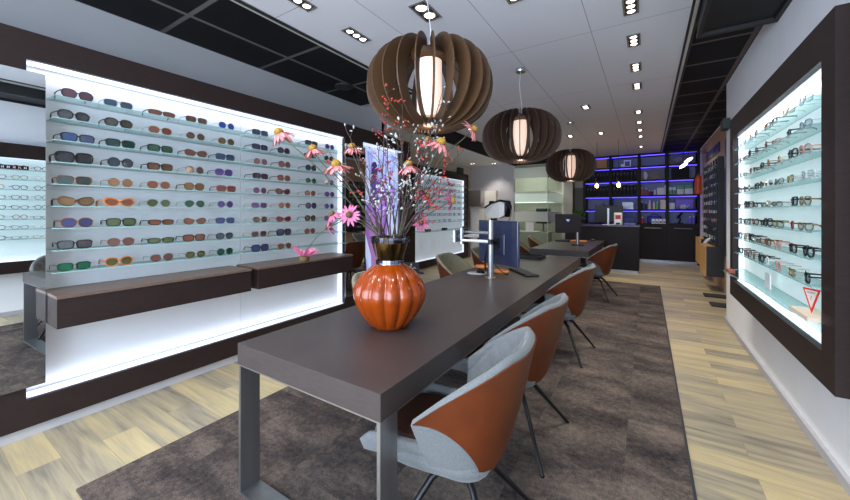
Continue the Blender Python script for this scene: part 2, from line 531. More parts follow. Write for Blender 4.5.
def area(name, loc, size, size_y, energy, color, rot, spread=180):
    l = bpy.data.lights.new(name, 'AREA')
    l.shape = 'RECTANGLE'; l.size = size; l.size_y = size_y
    l.energy = energy; l.color = color; l.spread = R(spread)
    o = bpy.data.objects.new(name, l); COL.objects.link(o)
    o.location = loc; o.rotation_euler = rot
    return o

# --- left wall: one long wenge unit with a lit sunglasses bay and a poster bay
XF = -3.20
unit = thing('display_wall', 'long dark wood wall unit framing the lit sunglasses wall on the left', 'display unit', (XF, 1.5, 0))
fr = MB()
fr.box(XSTEP, XF, -2.0, 4.60, 2.33, 2.50)
fr.box(XSTEP, XF, -2.0, 4.60, 0.07, 0.24)
fr.box(XSTEP, XF, -2.0, 0.50, 0.24, 2.33)
fr.box(XSTEP, XF, 3.17, 3.50, 0.24, 2.33)
fr.box(XSTEP, XF, 4.44, 4.60, 0.24, 2.33)
fr.build('frame', WENGE, unit)
B('plinth', PLINTH, XSTEP, XF - 0.03, -2.0, 4.55, 0, 0.07, unit)
XP = -3.32
B('light_panel', PANEL, XSTEP, XP, 0.50, 1.90, 0.24, 2.33, unit)
B('light_panel', PANEL, XSTEP, XP, 1.904, 3.17, 0.24, 2.33, unit)
B('light_strip', LEDWHITE, XP, XF - 0.03, 0.50, 3.17, 2.322, 2.33, unit)
B('light_strip', LEDWHITE, XP, XF - 0.03, 0.50, 3.17, 0.24, 0.248, unit)
B('light_strip', LEDWHITE, XP, XF - 0.05, 3.162, 3.17, 0.25, 2.32, unit)
B('light_strip', LEDWHITE, XP, XF - 0.05, 0.50, 0.508, 0.25, 2.32, unit)
# poster bay
B('light_panel', mat('poster_bay_panel', (214, 222, 240), 0.6, emit=(190, 205, 255), estr=0.4), XSTEP, XP, 3.50, 4.44, 0.24, 2.33, unit)
B('light_strip', LEDWHITE, XP, XF - 0.03, 3.50, 4.44, 2.322, 2.33, unit)
pst = B('poster', poster_material(), XP, XP + 0.012, 3.54, 4.40, 0.45, 2.25)
tag(pst, 'backlit blue and violet poster in the narrow bay behind the flower vase', 'poster')
# the soft figure of the print, in three flat printed shapes
def blob(cy, cz, ry, rz, n=26, wob=0.12, seed=1):
    rnd = random.Random(seed)
    ph = [rnd.uniform(0, 6.28) for _ in range(3)]
    return [(cy + ry * math.cos(2 * PI * i / n) * (1 + wob * math.sin(3 * 2 * PI * i / n + ph[0])), cz + rz * math.sin(2 * PI * i / n) * (1 + wob * math.sin(2 * 2 * PI * i / n + ph[1]))) for i in range(n)]
for k, (cy, cz, ry, rz, col) in enumerate(((3.93, 1.2, .26, .55, (166, 120, 206)), (3.9, 1.0, .16, .36, (186, 130, 200)), (3.98, 1.42, .1, .22, (190, 160, 226)), (3.88, 1.72, .13, .2, (84, 84, 158)), (3.85, 2.0, .07, .12, (56, 60, 122)))):
    q = MB().prism(blob(cy, cz, ry, rz, seed=k), lambda p, k=k: Vector((XP + .012, p[0], p[1])), lambda p, k=k: Vector((XP + .0125 + .0006 * k, p[0], p[1])))
    q.build('printed_shape', mat('print_%d' % k, col, 0.5, emit=col, estr=0.45), pst)
ov = MB().prism(blob(3.62, .62, .06, .2, seed=9, wob=0), lambda p: Vector((XP + .012, p[0], p[1])), lambda p: Vector((XP + .016, p[0], p[1])))
ov.build('printed_shape', mat('print_dark', (60, 40, 90), 0.5), pst)

# --- mirrors hung over the unit's uprights
def mirror(label, y0, y1, turn=0.0):
    t = thing('wall_mirror', label, 'mirror', (XF, y1, 0.32), None, turn)
    MB().box(0.002, 0.010, y0 - y1 + .004, -.004, 0.004, 1.926).build('backing', BLACK, t, world=False)
    MB().box(0.010, 0.016, y0 - y1, 0, 0, 1.93).build('mirror_glass', MIRROR, t, world=False)
mirror('tall frameless mirror at the far left edge, left of the lit sunglasses wall', -0.9, 0.578, R(1.25))
mirror('tall narrow mirror between the sunglasses wall and the blue poster', 3.16, 3.53)

# --- shelves and sunglasses
SH = [2.131 - 0.1405 * i for i in range(9)]
def glass_shelf(x0, x1, y0, y1, z, label, group, name='glass_shelf'):
    mb = MB().box(x0, x1, y0, y1, z - 0.006, z)
    mb.mi = [0, 0, 1, 1, 1, 1]
    o = mb.build(name, [SHELFGLASS, SHELFEDGE])
    return tag(o, label, 'shelf', group)
for i, z in enumerate(SH):
    for k, (a, b) in enumerate(((0.605, 1.895), (1.91, 3.15))):
        glass_shelf(XP, XP + 0.17, a, b, z, '%s glass shelf from the top in the %s half of the left sunglasses wall' % (ordn(i), ('near', 'far')[k]), 'glass shelves of the sunglasses wall')

def lens_outline(kind, n=22):
    """right lens outline in (x outward from the nose, z), about its centre; half width ~.031"""
    P = {'square': (.0315, .0215, 3.6, .10), 'round': (.0265, .0255, 2.0, 0), 'panto': (.029, .024, 2.4, .12), 'cateye': (.0325, .021, 2.5, .22), 'aviator': (.030, .0245, 2.2, .30), 'chunky': (.034, .026, 3.2, .05), 'slim': (.033, .016, 3.0, .1)}[kind]
    a, b, e, sk = P
    pts = []
    for i in range(n):
        t = 2 * PI * i / n
        cx, sz = math.cos(t), math.sin(t)
        x = a * math.copysign(abs(cx) ** (2 / e), cx)
        z = b * math.copysign(abs(sz) ** (2 / e), sz)
        if z < 0: x = x * (1 - sk * abs(z) / b)
        if kind == 'cateye' and z > 0: z += .006 * (x / a) * (z / b)
        if kind == 'aviator': z += .003 * (-x / a) if z < 0 else 0
        pts.append((x, z))
    return pts
LENSMESH, FRAMEMESH, TEMPLEMESH = {}, {}, {}
def mesh_of(mb, name, smooth=False):
    me = bpy.data.meshes.new(name)
    me.from_pydata(mb.v, [], mb.f)
    me.materials.append(BLACK)
    if smooth: me.polygons.foreach_set('use_smooth', [True] * len(me.polygons))
    me.update()
    return me
def eyewear_meshes(kind, thick):
    """meshes in local coords: x across, -y faces the viewer, z up, resting on z=0"""
    key = (kind, thick)
    if key in FRAMEMESH: return key
    ol = lens_outline(kind)
    zc = max(-p[1] for p in ol) + thick
    gap = .0085 + max(-p[0] for p in ol)
    # lens
    lm = {}
    for s in (-1, 1):
        mb = MB().prism([(s * (p[0] + gap), p[1] + zc) for p in ol], lambda p: Vector((p[0], .0015 + abs(p[0]) * .10, p[1])), lambda p: Vector((p[0], -.0005 + abs(p[0]) * .10, p[1])))
        lm[s] = mesh_of(mb, 'lens')
    LENSMESH[key] = lm
    fm = MB()
    for s in (-1, 1):
        inn = [(s * (p[0] + gap), p[1] + zc) for p in ol]
        out = [(s * (p[0] * (1 + thick / .03) + gap), p[1] * (1 + thick / .022) + zc) for p in ol]
        n = len(ol)
        y0, y1 = -.0025, .003
        vs = []
        for ring, y in ((inn, y0), (out, y0), (out, y1), (inn, y1)):
            vs += [Vector((p[0], y + abs(p[0]) * .10, max(p[1], 0))) for p in ring]
        fs = []
        for r in range(4):
            for i in range(n):
                j = (i + 1) % n; r2 = (r + 1) % 4
                fs.append((r * n + i, r * n + j, r2 * n + j, r2 * n + i))
        fm.add(vs, fs)
        xo = max(p[0] for p in ol) + gap
        fm.tube([(s * (xo), .004, zc + .010), (s * (xo + .006), .009, zc + .011), (s * (xo + .0065), .016, zc + .011)], max(.0016, thick * .7), 6)
    fm.tube([(-.010, 0, zc + .006), (0, -.002, zc + .010), (.010, 0, zc + .006)], max(.0013, thick * .65), 6)
    FRAMEMESH[key] = mesh_of(fm, 'frame')
    tm = {}
    xo = max(p[0] for p in ol) + gap + .0065
    for s in (-1, 1):
        r = max(.0013, thick * .6)
        mb = MB().tube([(s * xo, .014, zc + .011), (s * (xo + .001), .06, zc + .012), (s * xo, .102, zc + .010), (s * (xo - .004), .122, zc - .004), (s * (xo - .007), .134, max(.003, zc - .024))], [r, r, r, r * 1.2, r * .9], 6)
        tm[s] = mesh_of(mb, 'temple')
    TEMPLEMESH[key] = tm
    return key
def link_mesh(name, me, m, parent):
    o = bpy.data.objects.new(name, me); COL.objects.link(o); o.parent = parent
    o.material_slots[0].link = 'OBJECT'; o.material_slots[0].material = m
    return o
def eyewear(name, kind, thick, fm, lm, loc, rz, label, cat, group, scale=1.0, tm=None):
    key = eyewear_meshes(kind, thick)
    t = thing(name, label, cat, loc, group, rz)
    t.scale = (scale,) * 3
    link_mesh('frame', FRAMEMESH[key], fm, t)
    for s in (-1, 1):
        link_mesh('lens', LENSMESH[key][s], lm, t)
        link_mesh('temple', TEMPLEMESH[key][s], tm or fm, t)
    return t

FRAMES = {'black': (24, 22, 24), 'tortoise': (92, 58, 34), 'brown': (110, 60, 44), 'silver': (170, 174, 180), 'gold': (190, 140, 84), 'amber': (196, 112, 52), 'navy': (44, 54, 86), 'purple': (84, 52, 110), 'red': (134, 52, 50), 'green': (40, 90, 66), 'tan': (150, 128, 116), 'pink': (196, 120, 130), 'plum': (84, 50, 72)}
LENSES = {'pink grey': (126, 82, 92), 'smoke grey': (92, 94, 98), 'blue': (60, 92, 150), 'dark grey': (72, 70, 76), 'grey green': (64, 88, 86), 'honey brown': (160, 116, 66), 'indigo': (70, 74, 146), 'green': (34, 128, 84), 'slate blue': (74, 98, 122), 'olive grey': (92, 88, 74), 'bottle green': (36, 82, 66), 'slate': (72, 82, 98), 'copper': (190, 128, 84), 'rust': (168, 92, 64), 'olive green': (98, 112, 56), 'rosewood': (142, 86, 70), 'olive': (106, 104, 52), 'brown': (132, 84, 58), 'amber': (160, 108, 44), 'bright blue': (40, 98, 206), 'bronze': (112, 94, 48), 'violet': (92, 66, 150), 'brick': (138, 72, 64), 'purple': (112, 70, 142), 'dark violet': (78, 68, 110), 'blush': (166, 96, 104), 'magenta': (130, 62, 116), 'plum': (92, 58, 84), 'wine': (112, 50, 60), 'sunset': (176, 110, 86), 'forest': (54, 104, 70)}
def fmat(n): return mat('frame_' + n, FRAMES[n], 0.28, metal=1.0 if n in ('silver', 'gold') else 0.0, vary=0.45 if n == 'tortoise' else 0.0, scale=90)
def lmat(n): return mat('lens_' + n.replace(' ', '_'), tuple(.80 * (.8 * v + .2 * sum(LENSES[n]) / 3) for v in LENSES[n]), 0.08, alpha=0.86, coat=0.3)
W, M_, T = .0075, .0052, .0026     # bold, medium and wire rims
SUN = [
 # column: (frame, lens, outline, rim) from the top shelf down
 [('black', 'pink grey', 'panto', M_), ('black', 'smoke grey', 'panto', M_), ('black', 'blue', 'square', M_), ('black', 'dark grey', 'chunky', W), ('tortoise', 'grey green', 'square', M_), ('tortoise', 'honey brown', 'cateye', W), ('brown', 'indigo', 'panto', M_), ('black', 'smoke grey', 'square', M_), ('black', 'green', 'square', T)],
 [('silver', 'slate blue', 'square', T), ('black', 'olive grey', 'panto', M_), ('black', 'bottle green', 'square', M_), ('black', 'slate', 'round', M_), ('gold', 'copper', 'round', T), ('amber', 'rust', 'cateye', W), ('black', 'olive green', 'square', M_), ('brown', 'rosewood', 'panto', T), ('amber', 'olive', 'panto', M_)],
 [('black', 'rust', 'slim', M_), ('gold', 'rust', 'panto', T), ('black', 'forest', 'square', M_), ('black', 'brown', 'square', M_), ('gold', 'rust', 'panto', T), ('silver', 'olive green', 'aviator', T), ('black', 'rust', 'slim', M_), ('black', 'olive green', 'slim', M_), ('silver', 'rosewood', 'panto', T)],
 [('black', 'brown', 'square', T), ('silver', 'brown', 'round', T), ('tortoise', 'rosewood', 'cateye', M_), ('silver', 'brown', 'round', T), ('tortoise', 'amber', 'panto', M_), ('silver', 'forest', 'aviator', T), ('black', 'rust', 'cateye', T), ('black', 'rust', 'square', M_), ('silver', 'olive', 'panto', T)],
 [('silver', 'bright blue', 'round', T), ('gold', 'bronze', 'round', T), ('navy', 'slate blue', 'square', M_), ('purple', 'violet', 'panto', M_), ('red', 'brick', 'square', M_), ('silver', 'violet', 'round', T), ('black', 'indigo', 'square', T), ('black', 'slate', 'panto', T), ('green', 'bottle green', 'round', T)],
 [('navy', 'slate blue', 'square', M_), ('black', 'dark violet', 'square', M_), ('silver', 'blush', 'round', T), ('black', 'plum', 'square', M_), ('silver', 'magenta', 'round', T), ('silver', 'purple', 'square', T), ('silver', 'brown', 'panto', T), ('tan', 'plum', 'square', M_), ('black', 'indigo', 'chunky', M_)],
 [('gold', 'brown', 'round', T), ('black', 'plum', 'round', M_), ('tortoise', 'blush', 'round', M_), ('brown', 'rosewood', 'panto', M_), ('tortoise', 'wine', 'cateye', W), ('gold', 'sunset', 'round', T), ('red', 'wine', 'cateye', M_), ('black', 'dark violet', 'chunky', M_), ('tortoise', 'brown', 'aviator', T)],
 [('black', 'slate', 'square', M_), ('green', 'bottle green', 'square', T), ('black', 'slate', 'round', M_), ('green', 'forest', 'round', T), ('tortoise', 'rust', 'round', T), ('black', 'dark violet', 'round', M_), ('black', 'bronze', 'round', M_), ('brown', 'rosewood', 'round', T)],
 [('purple', 'violet', 'round', T), ('green', 'bottle green', 'round', T), None, ('silver', 'indigo', 'round', T), ('purple', 'purple', 'round', T), ('silver', 'indigo', 'round', T), ('red', 'indigo', 'round', T)],
]
SUNY = [0.716, 0.948, 1.192, 1.44, 1.685, 2.0, 2.285, 2.625, 2.895]
for ci, colm in enumerate(SUN):
    for ri, it in enumerate(colm):
        if it is None: continue
        f, l, kind, th = it
        rr = random.Random(ci * 31 + ri)
        y = SUNY[ci] + rr.uniform(-.012, .012) + (.02 if ci == 5 else 0)
        fn = {'silver': 'silver wire', 'gold': 'gold wire'}.get(f, f)
        lab = '%s sunglasses with %s lenses, %s from left, %s shelf down' % (fn, l, ordn(ci), ordn(ri))
        eyewear('sunglasses', kind, th, fmat(f), lmat(l), (XP + 0.142, y, SH[ri]), PI / 2 + rr.uniform(-.05, .08), lab, 'sunglasses', 'sunglasses on the lit left wall', scale=1.1)

# --- the two floating wooden ledges below
for k, (y0, y1) in enumerate(((0.585, 1.795), (1.865, 3.06))):
    t = thing('wall_ledge', ('near', 'far')[k] + ' dark wood box ledge floating under the sunglasses, ' + ('beside the mirror' if k == 0 else 'with the pink flower above it'), 'ledge', (-3.14, (y0 + y1) / 2, .69), 'floating wood ledges')
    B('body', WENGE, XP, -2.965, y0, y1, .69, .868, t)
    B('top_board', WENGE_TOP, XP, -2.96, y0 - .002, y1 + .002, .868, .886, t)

# --- right wall display
def right_display(y0, y1, label, n_shelves, zs, yl, yr, cols, near, seedk):
    XR = 0.70
    t = thing('display_case', label, 'display unit', (0.78, (y0 + y1) / 2, 0.57), 'lit eyeglass displays on the right wall')
    fr = MB(); picture_frame(fr, None, XR, 0.86, y0, y1, 0.575, 2.30, 0.145, 0.125, 0.155, 0.19)
    fr.build('frame', WENGE, t)
    iy0, iy1 = y0 + .145, y1 - .125
    xp = 0.782
    B('light_panel', PANEL_R, xp, 0.86, iy0, iy1, .73, 2.11, t)
    for a, b, c, d in ((iy0, iy1, 2.104, 2.11), (iy0, iy1, .73, .738)):
        B('light_strip', LEDWHITE, 0.735, xp, a, b, c, d, t)
    for a, b in ((iy0, iy0 + .006), (iy1 - .006, iy1)):
        B('light_strip', LEDWHITE, 0.745, xp, a, b, .74, 2.1, t)
    nm = 'right' if near else 'mirrored'
    for i, z in enumerate(zs):
        where = 'on the right wall' if near else 'in the case seen in the left mirror'
        glass_shelf(0.672, xp, yl, yr, z, '%s glass shelf from the top %s' % (ordn(i), where), 'glass shelves ' + where)
    return xp
ZR = [1.955 - 0.1325 * i for i in range(8)]
right_display(2.273, 4.59, 'deep dark wood framed lit glass display of eyeglasses on the right wall', 8, ZR, 2.43, 4.2, 9, True, 0)
right_display(-0.6, 1.85, 'dark framed lit eyeglass display seen reflected in the left mirror', 8, ZR, -0.4, 1.68, 6, False, 1)
EYE = [('black', (26, 25, 28), W), ('dark', (52, 44, 46), M_), ('tortoise', (112, 74, 44), M_), ('clear', (206, 208, 206), M_), ('red', (140, 40, 52), M_), ('gold wire', (186, 150, 100), T), ('silver wire', (150, 154, 160), T), ('rose', (196, 148, 132), M_), ('navy', (44, 50, 84), M_), ('brown', (90, 58, 46), M_)]
def emat(n, c): return mat('rim_' + n.replace(' ', '_'), c, 0.3, metal=1.0 if 'wire' in n else 0.0, vary=0.4 if n == 'tortoise' else 0)
KINDS = ['square', 'panto', 'round', 'slim', 'cateye']
cnt = 0
for i, z in enumerate(ZR):
    ys = [4.10, 3.93, 3.76, 3.60, 3.42, 3.25, 3.04, 2.80, 2.58]
    if i < 2: ys = [4.10, 3.92, 3.74, 3.56, 3.30, 3.12, 2.86, 2.60]
    for k, y in enumerate(ys):
        rr = random.Random(1000 + i * 17 + k)
        pool = [0, 1, 0, 2, 9, 8, 6] if k < 5 else [3, 7, 5, 0, 4, 2, 6]
        nmf, c, th = EYE[pool[rr.randrange(len(pool))]]
        kd = KINDS[rr.randrange(5)]
        eyewear('eyeglasses', kd, th, emat(nmf, c), CLEARLENS, (0.685 + .01 * rr.random(), y + rr.uniform(-.02, .02), z), -PI / 2 + rr.uniform(-.35, .15),
                '%s rimmed eyeglasses, %s from far end, %s shelf down, right wall case' % (nmf, ordn(k), ordn(i)), 'eyeglasses', 'eyeglasses in the right wall case', scale=.9)
# simplified single-mesh eyeglasses for places where they are a few pixels wide
def tiny_mesh(kind):
    key = eyewear_meshes(kind, M_)
    mb = MB()
    for me in (FRAMEMESH[key], TEMPLEMESH[key][-1], TEMPLEMESH[key][1]):
        mb.add([v.co.copy() for v in me.vertices], [tuple(p.vertices) for p in me.polygons])
    return mesh_of(mb, 'eyeglasses')
TINY = [tiny_mesh(k) for k in KINDS]
def tiny(loc, rz, rr, label, group, scale=1.0, col=None):
    nmf, c, th = EYE[rr.randrange(len(EYE))] if col is None else col
    o = bpy.data.objects.new('eyeglasses', TINY[rr.randrange(5)]); COL.objects.link(o)
    o.material_slots[0].link = 'OBJECT'; o.material_slots[0].material = emat(nmf, c)
    o.location = loc; o.rotation_euler = (0, 0, rz); o.scale = (scale,) * 3
    return tag(o, label % nmf if '%s' in label else label, 'eyeglasses', group), nmf
for i, z in enumerate(ZR):
    for k in range(7):
        rr = random.Random(5000 + i * 13 + k)
        tiny((0.686, 0.42 + .2 * k, z), -PI / 2 + rr.uniform(-.2, .2), rr, '%%s eyeglasses reflected in the left mirror, %s shelf down, number %s along' % (ordn(i), ordn(k)), 'eyeglasses in the mirrored case')
sg = B('brand_plaque', BLACK, 0.69, 0.70, 1.02, 1.3, 2.0, 2.055)
sg.location.z = ZR[0]
tag(sg, 'small black plaque on the top shelf reflected in the left mirror', 'plaque')
lt = MB()
for q in range(5):
    yy = 1.055 + q * .05
    lt.box(.686, .69, yy, yy + .008, ZR[0] + .014, ZR[0] + .042)
    lt.box(.686, .69, yy + .016, yy + .024, ZR[0] + .014, ZR[0] + .042)
    lt.box(.686, .69, yy + .008, yy + .016, ZR[0] + .025, ZR[0] + .031)
lt.build('lettering', WHITEP, sg)

# low corner shelf of the right case, clipped at its corners
poly = [(0.782, 4.44), (0.60, 4.25), (0.60, 4.05), (0.665, 3.5), (0.665, 2.72), (0.70, 2.50), (0.782, 2.43)]
mb = MB().prism(poly, lambda p: Vector((p[0], p[1], 0.842)), lambda p: Vector((p[0], p[1], 0.85)))
mb.mi = [0, 0] + [1] * (len(poly))
tag(mb.build('glass_shelf', [SHELFGLASS, SHELFEDGE]), 'wide clipped-corner glass shelf at the bottom of the right wall case', 'shelf')
wood = MB(); wood.box(0.612, 0.655, 4.06, 4.2, .85, .872)
tag(wood.build('wooden_block', mat('red_wood', (150, 74, 46), 0.5)), 'small reddish wooden block on the far end of the low glass shelf', 'block')
pl = B('card_holder', mat('frosted_acrylic', (226, 228, 228), 0.4), 0.72, 0.728, 3.34, 3.46, .85, .955)
tag(pl, 'small pale card standing on the low glass shelf', 'card')
bk = MB().box(0.665, 0.765, 2.46, 2.72, .85, .872); tag(bk.build('booklet', mat('cream_card', (226, 208, 186), .6)), 'flat cream box on the low glass shelf under the red triangle sign', 'box')
# triangular sign
tri = thing('triangle_sign', 'inverted red and white triangle sign standing on the cream box', 'sign', (0.71, 2.575, .872), None, R(-58))
tri.scale = (.66, .66, .66)
def tripoly(s, top, h):
    return [(-s / 2, top), (s / 2, top), (0, top - h)]
MB().prism(tripoly(.125, .19, .19), lambda p: Vector((p[0], 0, p[1])), lambda p: Vector((p[0], .006, p[1]))).build('border', mat('sign_red', (214, 52, 40), .4), tri, world=False)
MB().prism(tripoly(.092, .176, .14), lambda p: Vector((p[0], -.001, p[1])), lambda p: Vector((p[0], 0, p[1]))).build('face', mat('sign_white', (214, 204, 190), .4), tri, world=False)
def text_mesh(body, size, M, name, m, parent, extrude=.0006):
    cu = bpy.data.curves.new(name, 'FONT')
    cu.body = body; cu.size = size; cu.extrude = extrude; cu.align_x = 'CENTER'; cu.align_y = 'CENTER'
    tmp = bpy.data.objects.new('tmp', cu); COL.objects.link(tmp)
    dg = bpy.context.evaluated_depsgraph_get()
    me = bpy.data.meshes.new_from_object(tmp.evaluated_get(dg))
    bpy.data.objects.remove(tmp); bpy.data.curves.remove(cu)
    me.name = name
    me.transform(M)
    me.materials.clear(); me.materials.append(m)
    o = bpy.data.objects.new(name, me); COL.objects.link(o)
    if parent is not None: o.parent = parent
    return o
UPRIGHT = Matrix.Rotation(PI / 2, 4, 'X')
text_mesh('GUESS', .021, Matrix.Translation((0, -.0016, .158)) @ UPRIGHT, 'lettering', mat('sign_grey', (120, 112, 104), .5), tri)
text_mesh('?', .05, Matrix.Translation((0, -.0016, .115)) @ UPRIGHT, 'question_mark', MATS['sign_red'], tri)

# spotlight boxes at the wall tops
tag(B('wall_box', mat('dark_green_plastic', (24, 44, 38), .5), 0.79, 0.86, 5.60, 5.80, 2.42, 2.54), 'small dark box fixed high at the corner of the right wall', 'wall box')
tag(B('wall_box', MATS['dark_green_plastic'], XL2, XL2 + .08, 9.05, 9.35, 2.52, 2.68), 'small dark box fixed above the far eyeglass display', 'wall box')

# --- far left display
t = thing('display_case', 'far lit display of eyeglasses in a dark frame, beyond the vase', 'display unit', (-4.6, 8.1, 0))
XD = -4.60
fr = MB(); picture_frame(fr, None, XD, XL2, 6.55, 9.72, 0.03, 2.52, 0.27, 0.30, 0.17, 0.2)
fr.build('frame', WENGE, t)
XDP = XD - .05
B('light_panel', mat('backlit_panel_far', (226, 231, 238), 0.6, emit=(214, 230, 255), estr=0.22), XL2, XDP, 6.82, 8.1, .2, 2.32, t)
B('light_panel', MATS['backlit_panel_far'], XL2, XDP, 8.106, 9.42, .2, 2.32, t)
for zz in (.2, 2.312):
    B('light_strip', LEDWHITE, XDP, XD - .01, 6.82, 9.42, zz, zz + .008, t)
for yy in (6.82, 9.412):
    B('light_strip', LEDWHITE, XDP, XD - .01, yy, yy + .008, .21, 2.31, t)
ZD = [2.12 - .165 * i for i in range(7)]
for i, z in enumerate(ZD):
    glass_shelf(XDP, XDP + .15, 6.85, 9.40, z, '%s thin glass shelf from the top in the far left eyeglass display' % ordn(i), 'glass shelves of the far left display')
    for k in range(9):
        rr = random.Random(9000 + i * 19 + k)
        tiny((XDP + .12, 7.0 + .28 * k, z), PI / 2 + rr.uniform(-.2, .2), rr, '%%s eyeglasses in far left display, %s shelf down, %s along' % (ordn(i), ordn(k)), 'eyeglasses in the far left display', 1.15)
glass_shelf(XDP, XDP + .42, 6.7, 9.2, .93, 'wide lowest glass shelf sticking out of the far left display', None)
for k, (y, nm) in enumerate(((6.95, 'brown'), (7.75, 'black'), (8.95, 'black'))):
    q = MB().box(XDP + .22, XDP + .32, y, y + .16, .93, .985, bev=.012)
    tag(q.build('glasses_case', mat('case_' + nm, (120, 78, 44) if nm == 'brown' else (24, 24, 26), .5)), '%s eyeglass case on the wide lowest glass shelf, %s from the vase' % (nm, ordn(k)), 'case', 'cases on the wide glass shelf')

# ================================================================== TABLES
def long_table(label, x0, x1, y0, y1, legs):
    t = thing('table', label, 'table', ((x0 + x1) / 2, (y0 + y1) / 2, 0.012), 'long dark consulting tables')
    B('tabletop', TABLEWOOD, x0, x1, y0, y1, .648, .75, t, bev=.002)
    ln = MB().box(x0 + .004, x1 - .004, y0 + .004, y1 - .004, .640, .648)
    ln.build('underframe', STEEL, t)
    for yl in legs:
        mb = MB()
        xa, xb = x0 + .004, x1 - .004
        mb.box(xa, xa + .016, yl, yl + .1, .012, .640)
        mb.box(xb - .016, xb, yl, yl + .1, .012, .640)
        mb.box(xa + .016, xb - .016, yl, yl + .1, .012, .026)
        mb.build('leg_frame', STEEL, t)
    return t
long_table('long dark wood table in front with the orange vase and steel loop legs', -1.69, -.79, .953, 5.35, (.957, 4.55))
long_table('second dark wood table behind, with the small monitor, before the counter', -1.75, -.80, 6.22, 8.75, (6.23, 8.5))

# ================================================================== CHAIRS
def make_chair(label, fab, group):
    t = thing('bucket_chair', label, 'chair', (0, 0, 0), group)
    NT, NV = 44, 14
    TH = R(104)
    def rim(th):
        a = abs(math.degrees(th))
        if a < 34: return .868
        u = min(1, (a - 34) / 70.0)
        return .868 - (.868 - .625) * (u ** 1.35)
    def pos(th, v, off=0.0):
        ca, sa = math.cos(th), math.sin(th)
        e = 2.6
        k = (abs(ca) ** e + abs(sa) ** e) ** (-1 / e)
        a0, b0, a1, b1 = .17, .19, .30, .315
        w = v ** .75
        ax, by = a0 + (a1 - a0) * w, b0 + (b1 - b0) * w
        # the back narrows towards its top
        if abs(th) < R(75): by *= 1 - .07 * v * (1 - abs(th) / R(75))
        x, y = -ca * k * ax, sa * k * by
        z = .40 + (rim(th) - .40) * v
        n = Vector((-ca, sa, -.25)).normalized()
        p = Vector((x, y, z)) + n * off
        return p
    ths = [-TH + 2 * TH * i / NT for i in range(NT + 1)]
    vsr = [i / NV for i in range(NV + 1)]
    # upholstered shell: outer skin, rounded rim, quilted inner skin
    sh = MB()
    rows = [[pos(th, v) for th in ths] for v in vsr]
    rows.append([pos(th, 1.0, -.012) + Vector((0, 0, .012)) for th in ths])
    rows.append([pos(th, 1.0, -.026) + Vector((0, 0, .006)) for th in ths])
    sh.grid(rows)
    # front edges of the wings
    for s in (0, -1):
        edge = [[pos(ths[s], v), pos(ths[s], v, -.03)] for v in vsr]
        sh.grid(edge)
    sh.build('shell', fab, t, smooth=True, world=False)
    pad = MB()
    rows = []
    NT2, NV2 = 88, 30
    ths2 = [-TH + 2 * TH * i / NT2 for i in range(NT2 + 1)]
    for j in range(NV2 + 1):
        v = j / NV2
        r = []
        for th in ths2:
            sarc = th * .3 / .11
            q = v * (rim(th) - .40) / .11
            g = min(abs(((sarc + q) % 1) - .5), abs(((sarc - q) % 1) - .5))
            groove = max(0, 1 - abs(g) / .10) if g < .10 else 0
            puff = .012 * (1 - groove ** 1.0)
            r.append(pos(th, v, -.024 - puff * (1 if .05 < v < .97 else 0)) + Vector((0, 0, .006 * v)))
        rows.append(r)
    pad.grid(rows)
    pad.build('quilted_lining', fab, t, smooth=True, world=False)
    # leather back, a V that widens to the arm tips
    le = MB()
    outer, inner = [], []
    for v in vsr:
        lim = R(46) + (R(102.5) - R(46)) * v ** 1.15
        lim = min(lim, TH)
        outer.append([pos(-lim + 2 * lim * i / 40, v * .995, .006) for i in range(41)])
        inner.append([pos(-lim + 2 * lim * i / 40, v * .995, .0005) for i in range(41)])
    le.grid(outer)
    le.grid([inner[0], outer[0]]); le.grid([outer[-1], inner[-1]])
    le.grid([[o[0], i[0]] for o, i in zip(outer, inner)]); le.grid([[o[-1], i[-1]] for o, i in zip(outer, inner)])
    le.build('leather_back', LEATHER, t, smooth=True, world=False)
    # seat: a rounded loft, deeper to the front
    def seat_ring(z, g, n=32, fx=.36):
        out = []
        for i in range(n):
            a = 2 * PI * i / n
            ca, sa = math.cos(a), math.sin(a)
            e = 3.2
            k = (abs(ca) ** e + abs(sa) ** e) ** (-1 / e)
            ax = (fx if ca > 0 else .17) + g
            by = .205 + .035 * max(0, ca) + g
            out.append(Vector((ca * k * ax + .0, sa * k * by, z)))
        return out
    se = MB()
    prof = [(.362, -.09), (.366, -.045), (.385, -.012), (.42, .008), (.45, .006), (.462, -.006)]
    rings = [seat_ring(z, g) for z, g in prof]
    se.grid(rings, closed=True)
    se.add(rings[0], [tuple(reversed(range(32)))]); se.add(rings[-1], [tuple(range(32))])
    # side wings of the seat running forward under the arms
    for s in (-1, 1):
        rowsw = []
        for i in range(9):
            u = i / 8
            x = .04 + .31 * u
            zt = .60 - .145 * max(0, (u - .42) / .58) ** 1.1 - .03 * (u < .1)
            zt = min(zt, .50)
            y0 = s * (.185 + .03 * u)
            rowsw.append([Vector((x, y0, .40)), Vector((x, y0 + s * .03, .46)), Vector((x, y0 + s * (.052 - .05 * max(0, u - .42)), zt)), Vector((x, y0 + s * .02, zt + .006)), Vector((x, y0 - s * .005, .46)), Vector((x, y0 - s * .01, .40))])
        se.grid(rowsw)
        se.add(rowsw[0], [(0, 1, 2, 3, 4, 5)]); se.add(rowsw[-1], [(5, 4, 3, 2, 1, 0)])
    se.build('seat', fab, t, smooth=True, world=False)
    cu = MB()
    rings = [seat_ring(.462, -.025, fx=.35), seat_ring(.478, -.02, fx=.35), seat_ring(.488, -.045, fx=.35)]
    cu.grid(rings, closed=True); cu.add(rings[-1], [tuple(range(32))])
    cu.build('seat_cushion', LEATHER_DK, t, smooth=True, world=False)
    hub = MB().lathe([(.05, .30), (.06, .325), (.10, .345), (.10, .364)], 16)
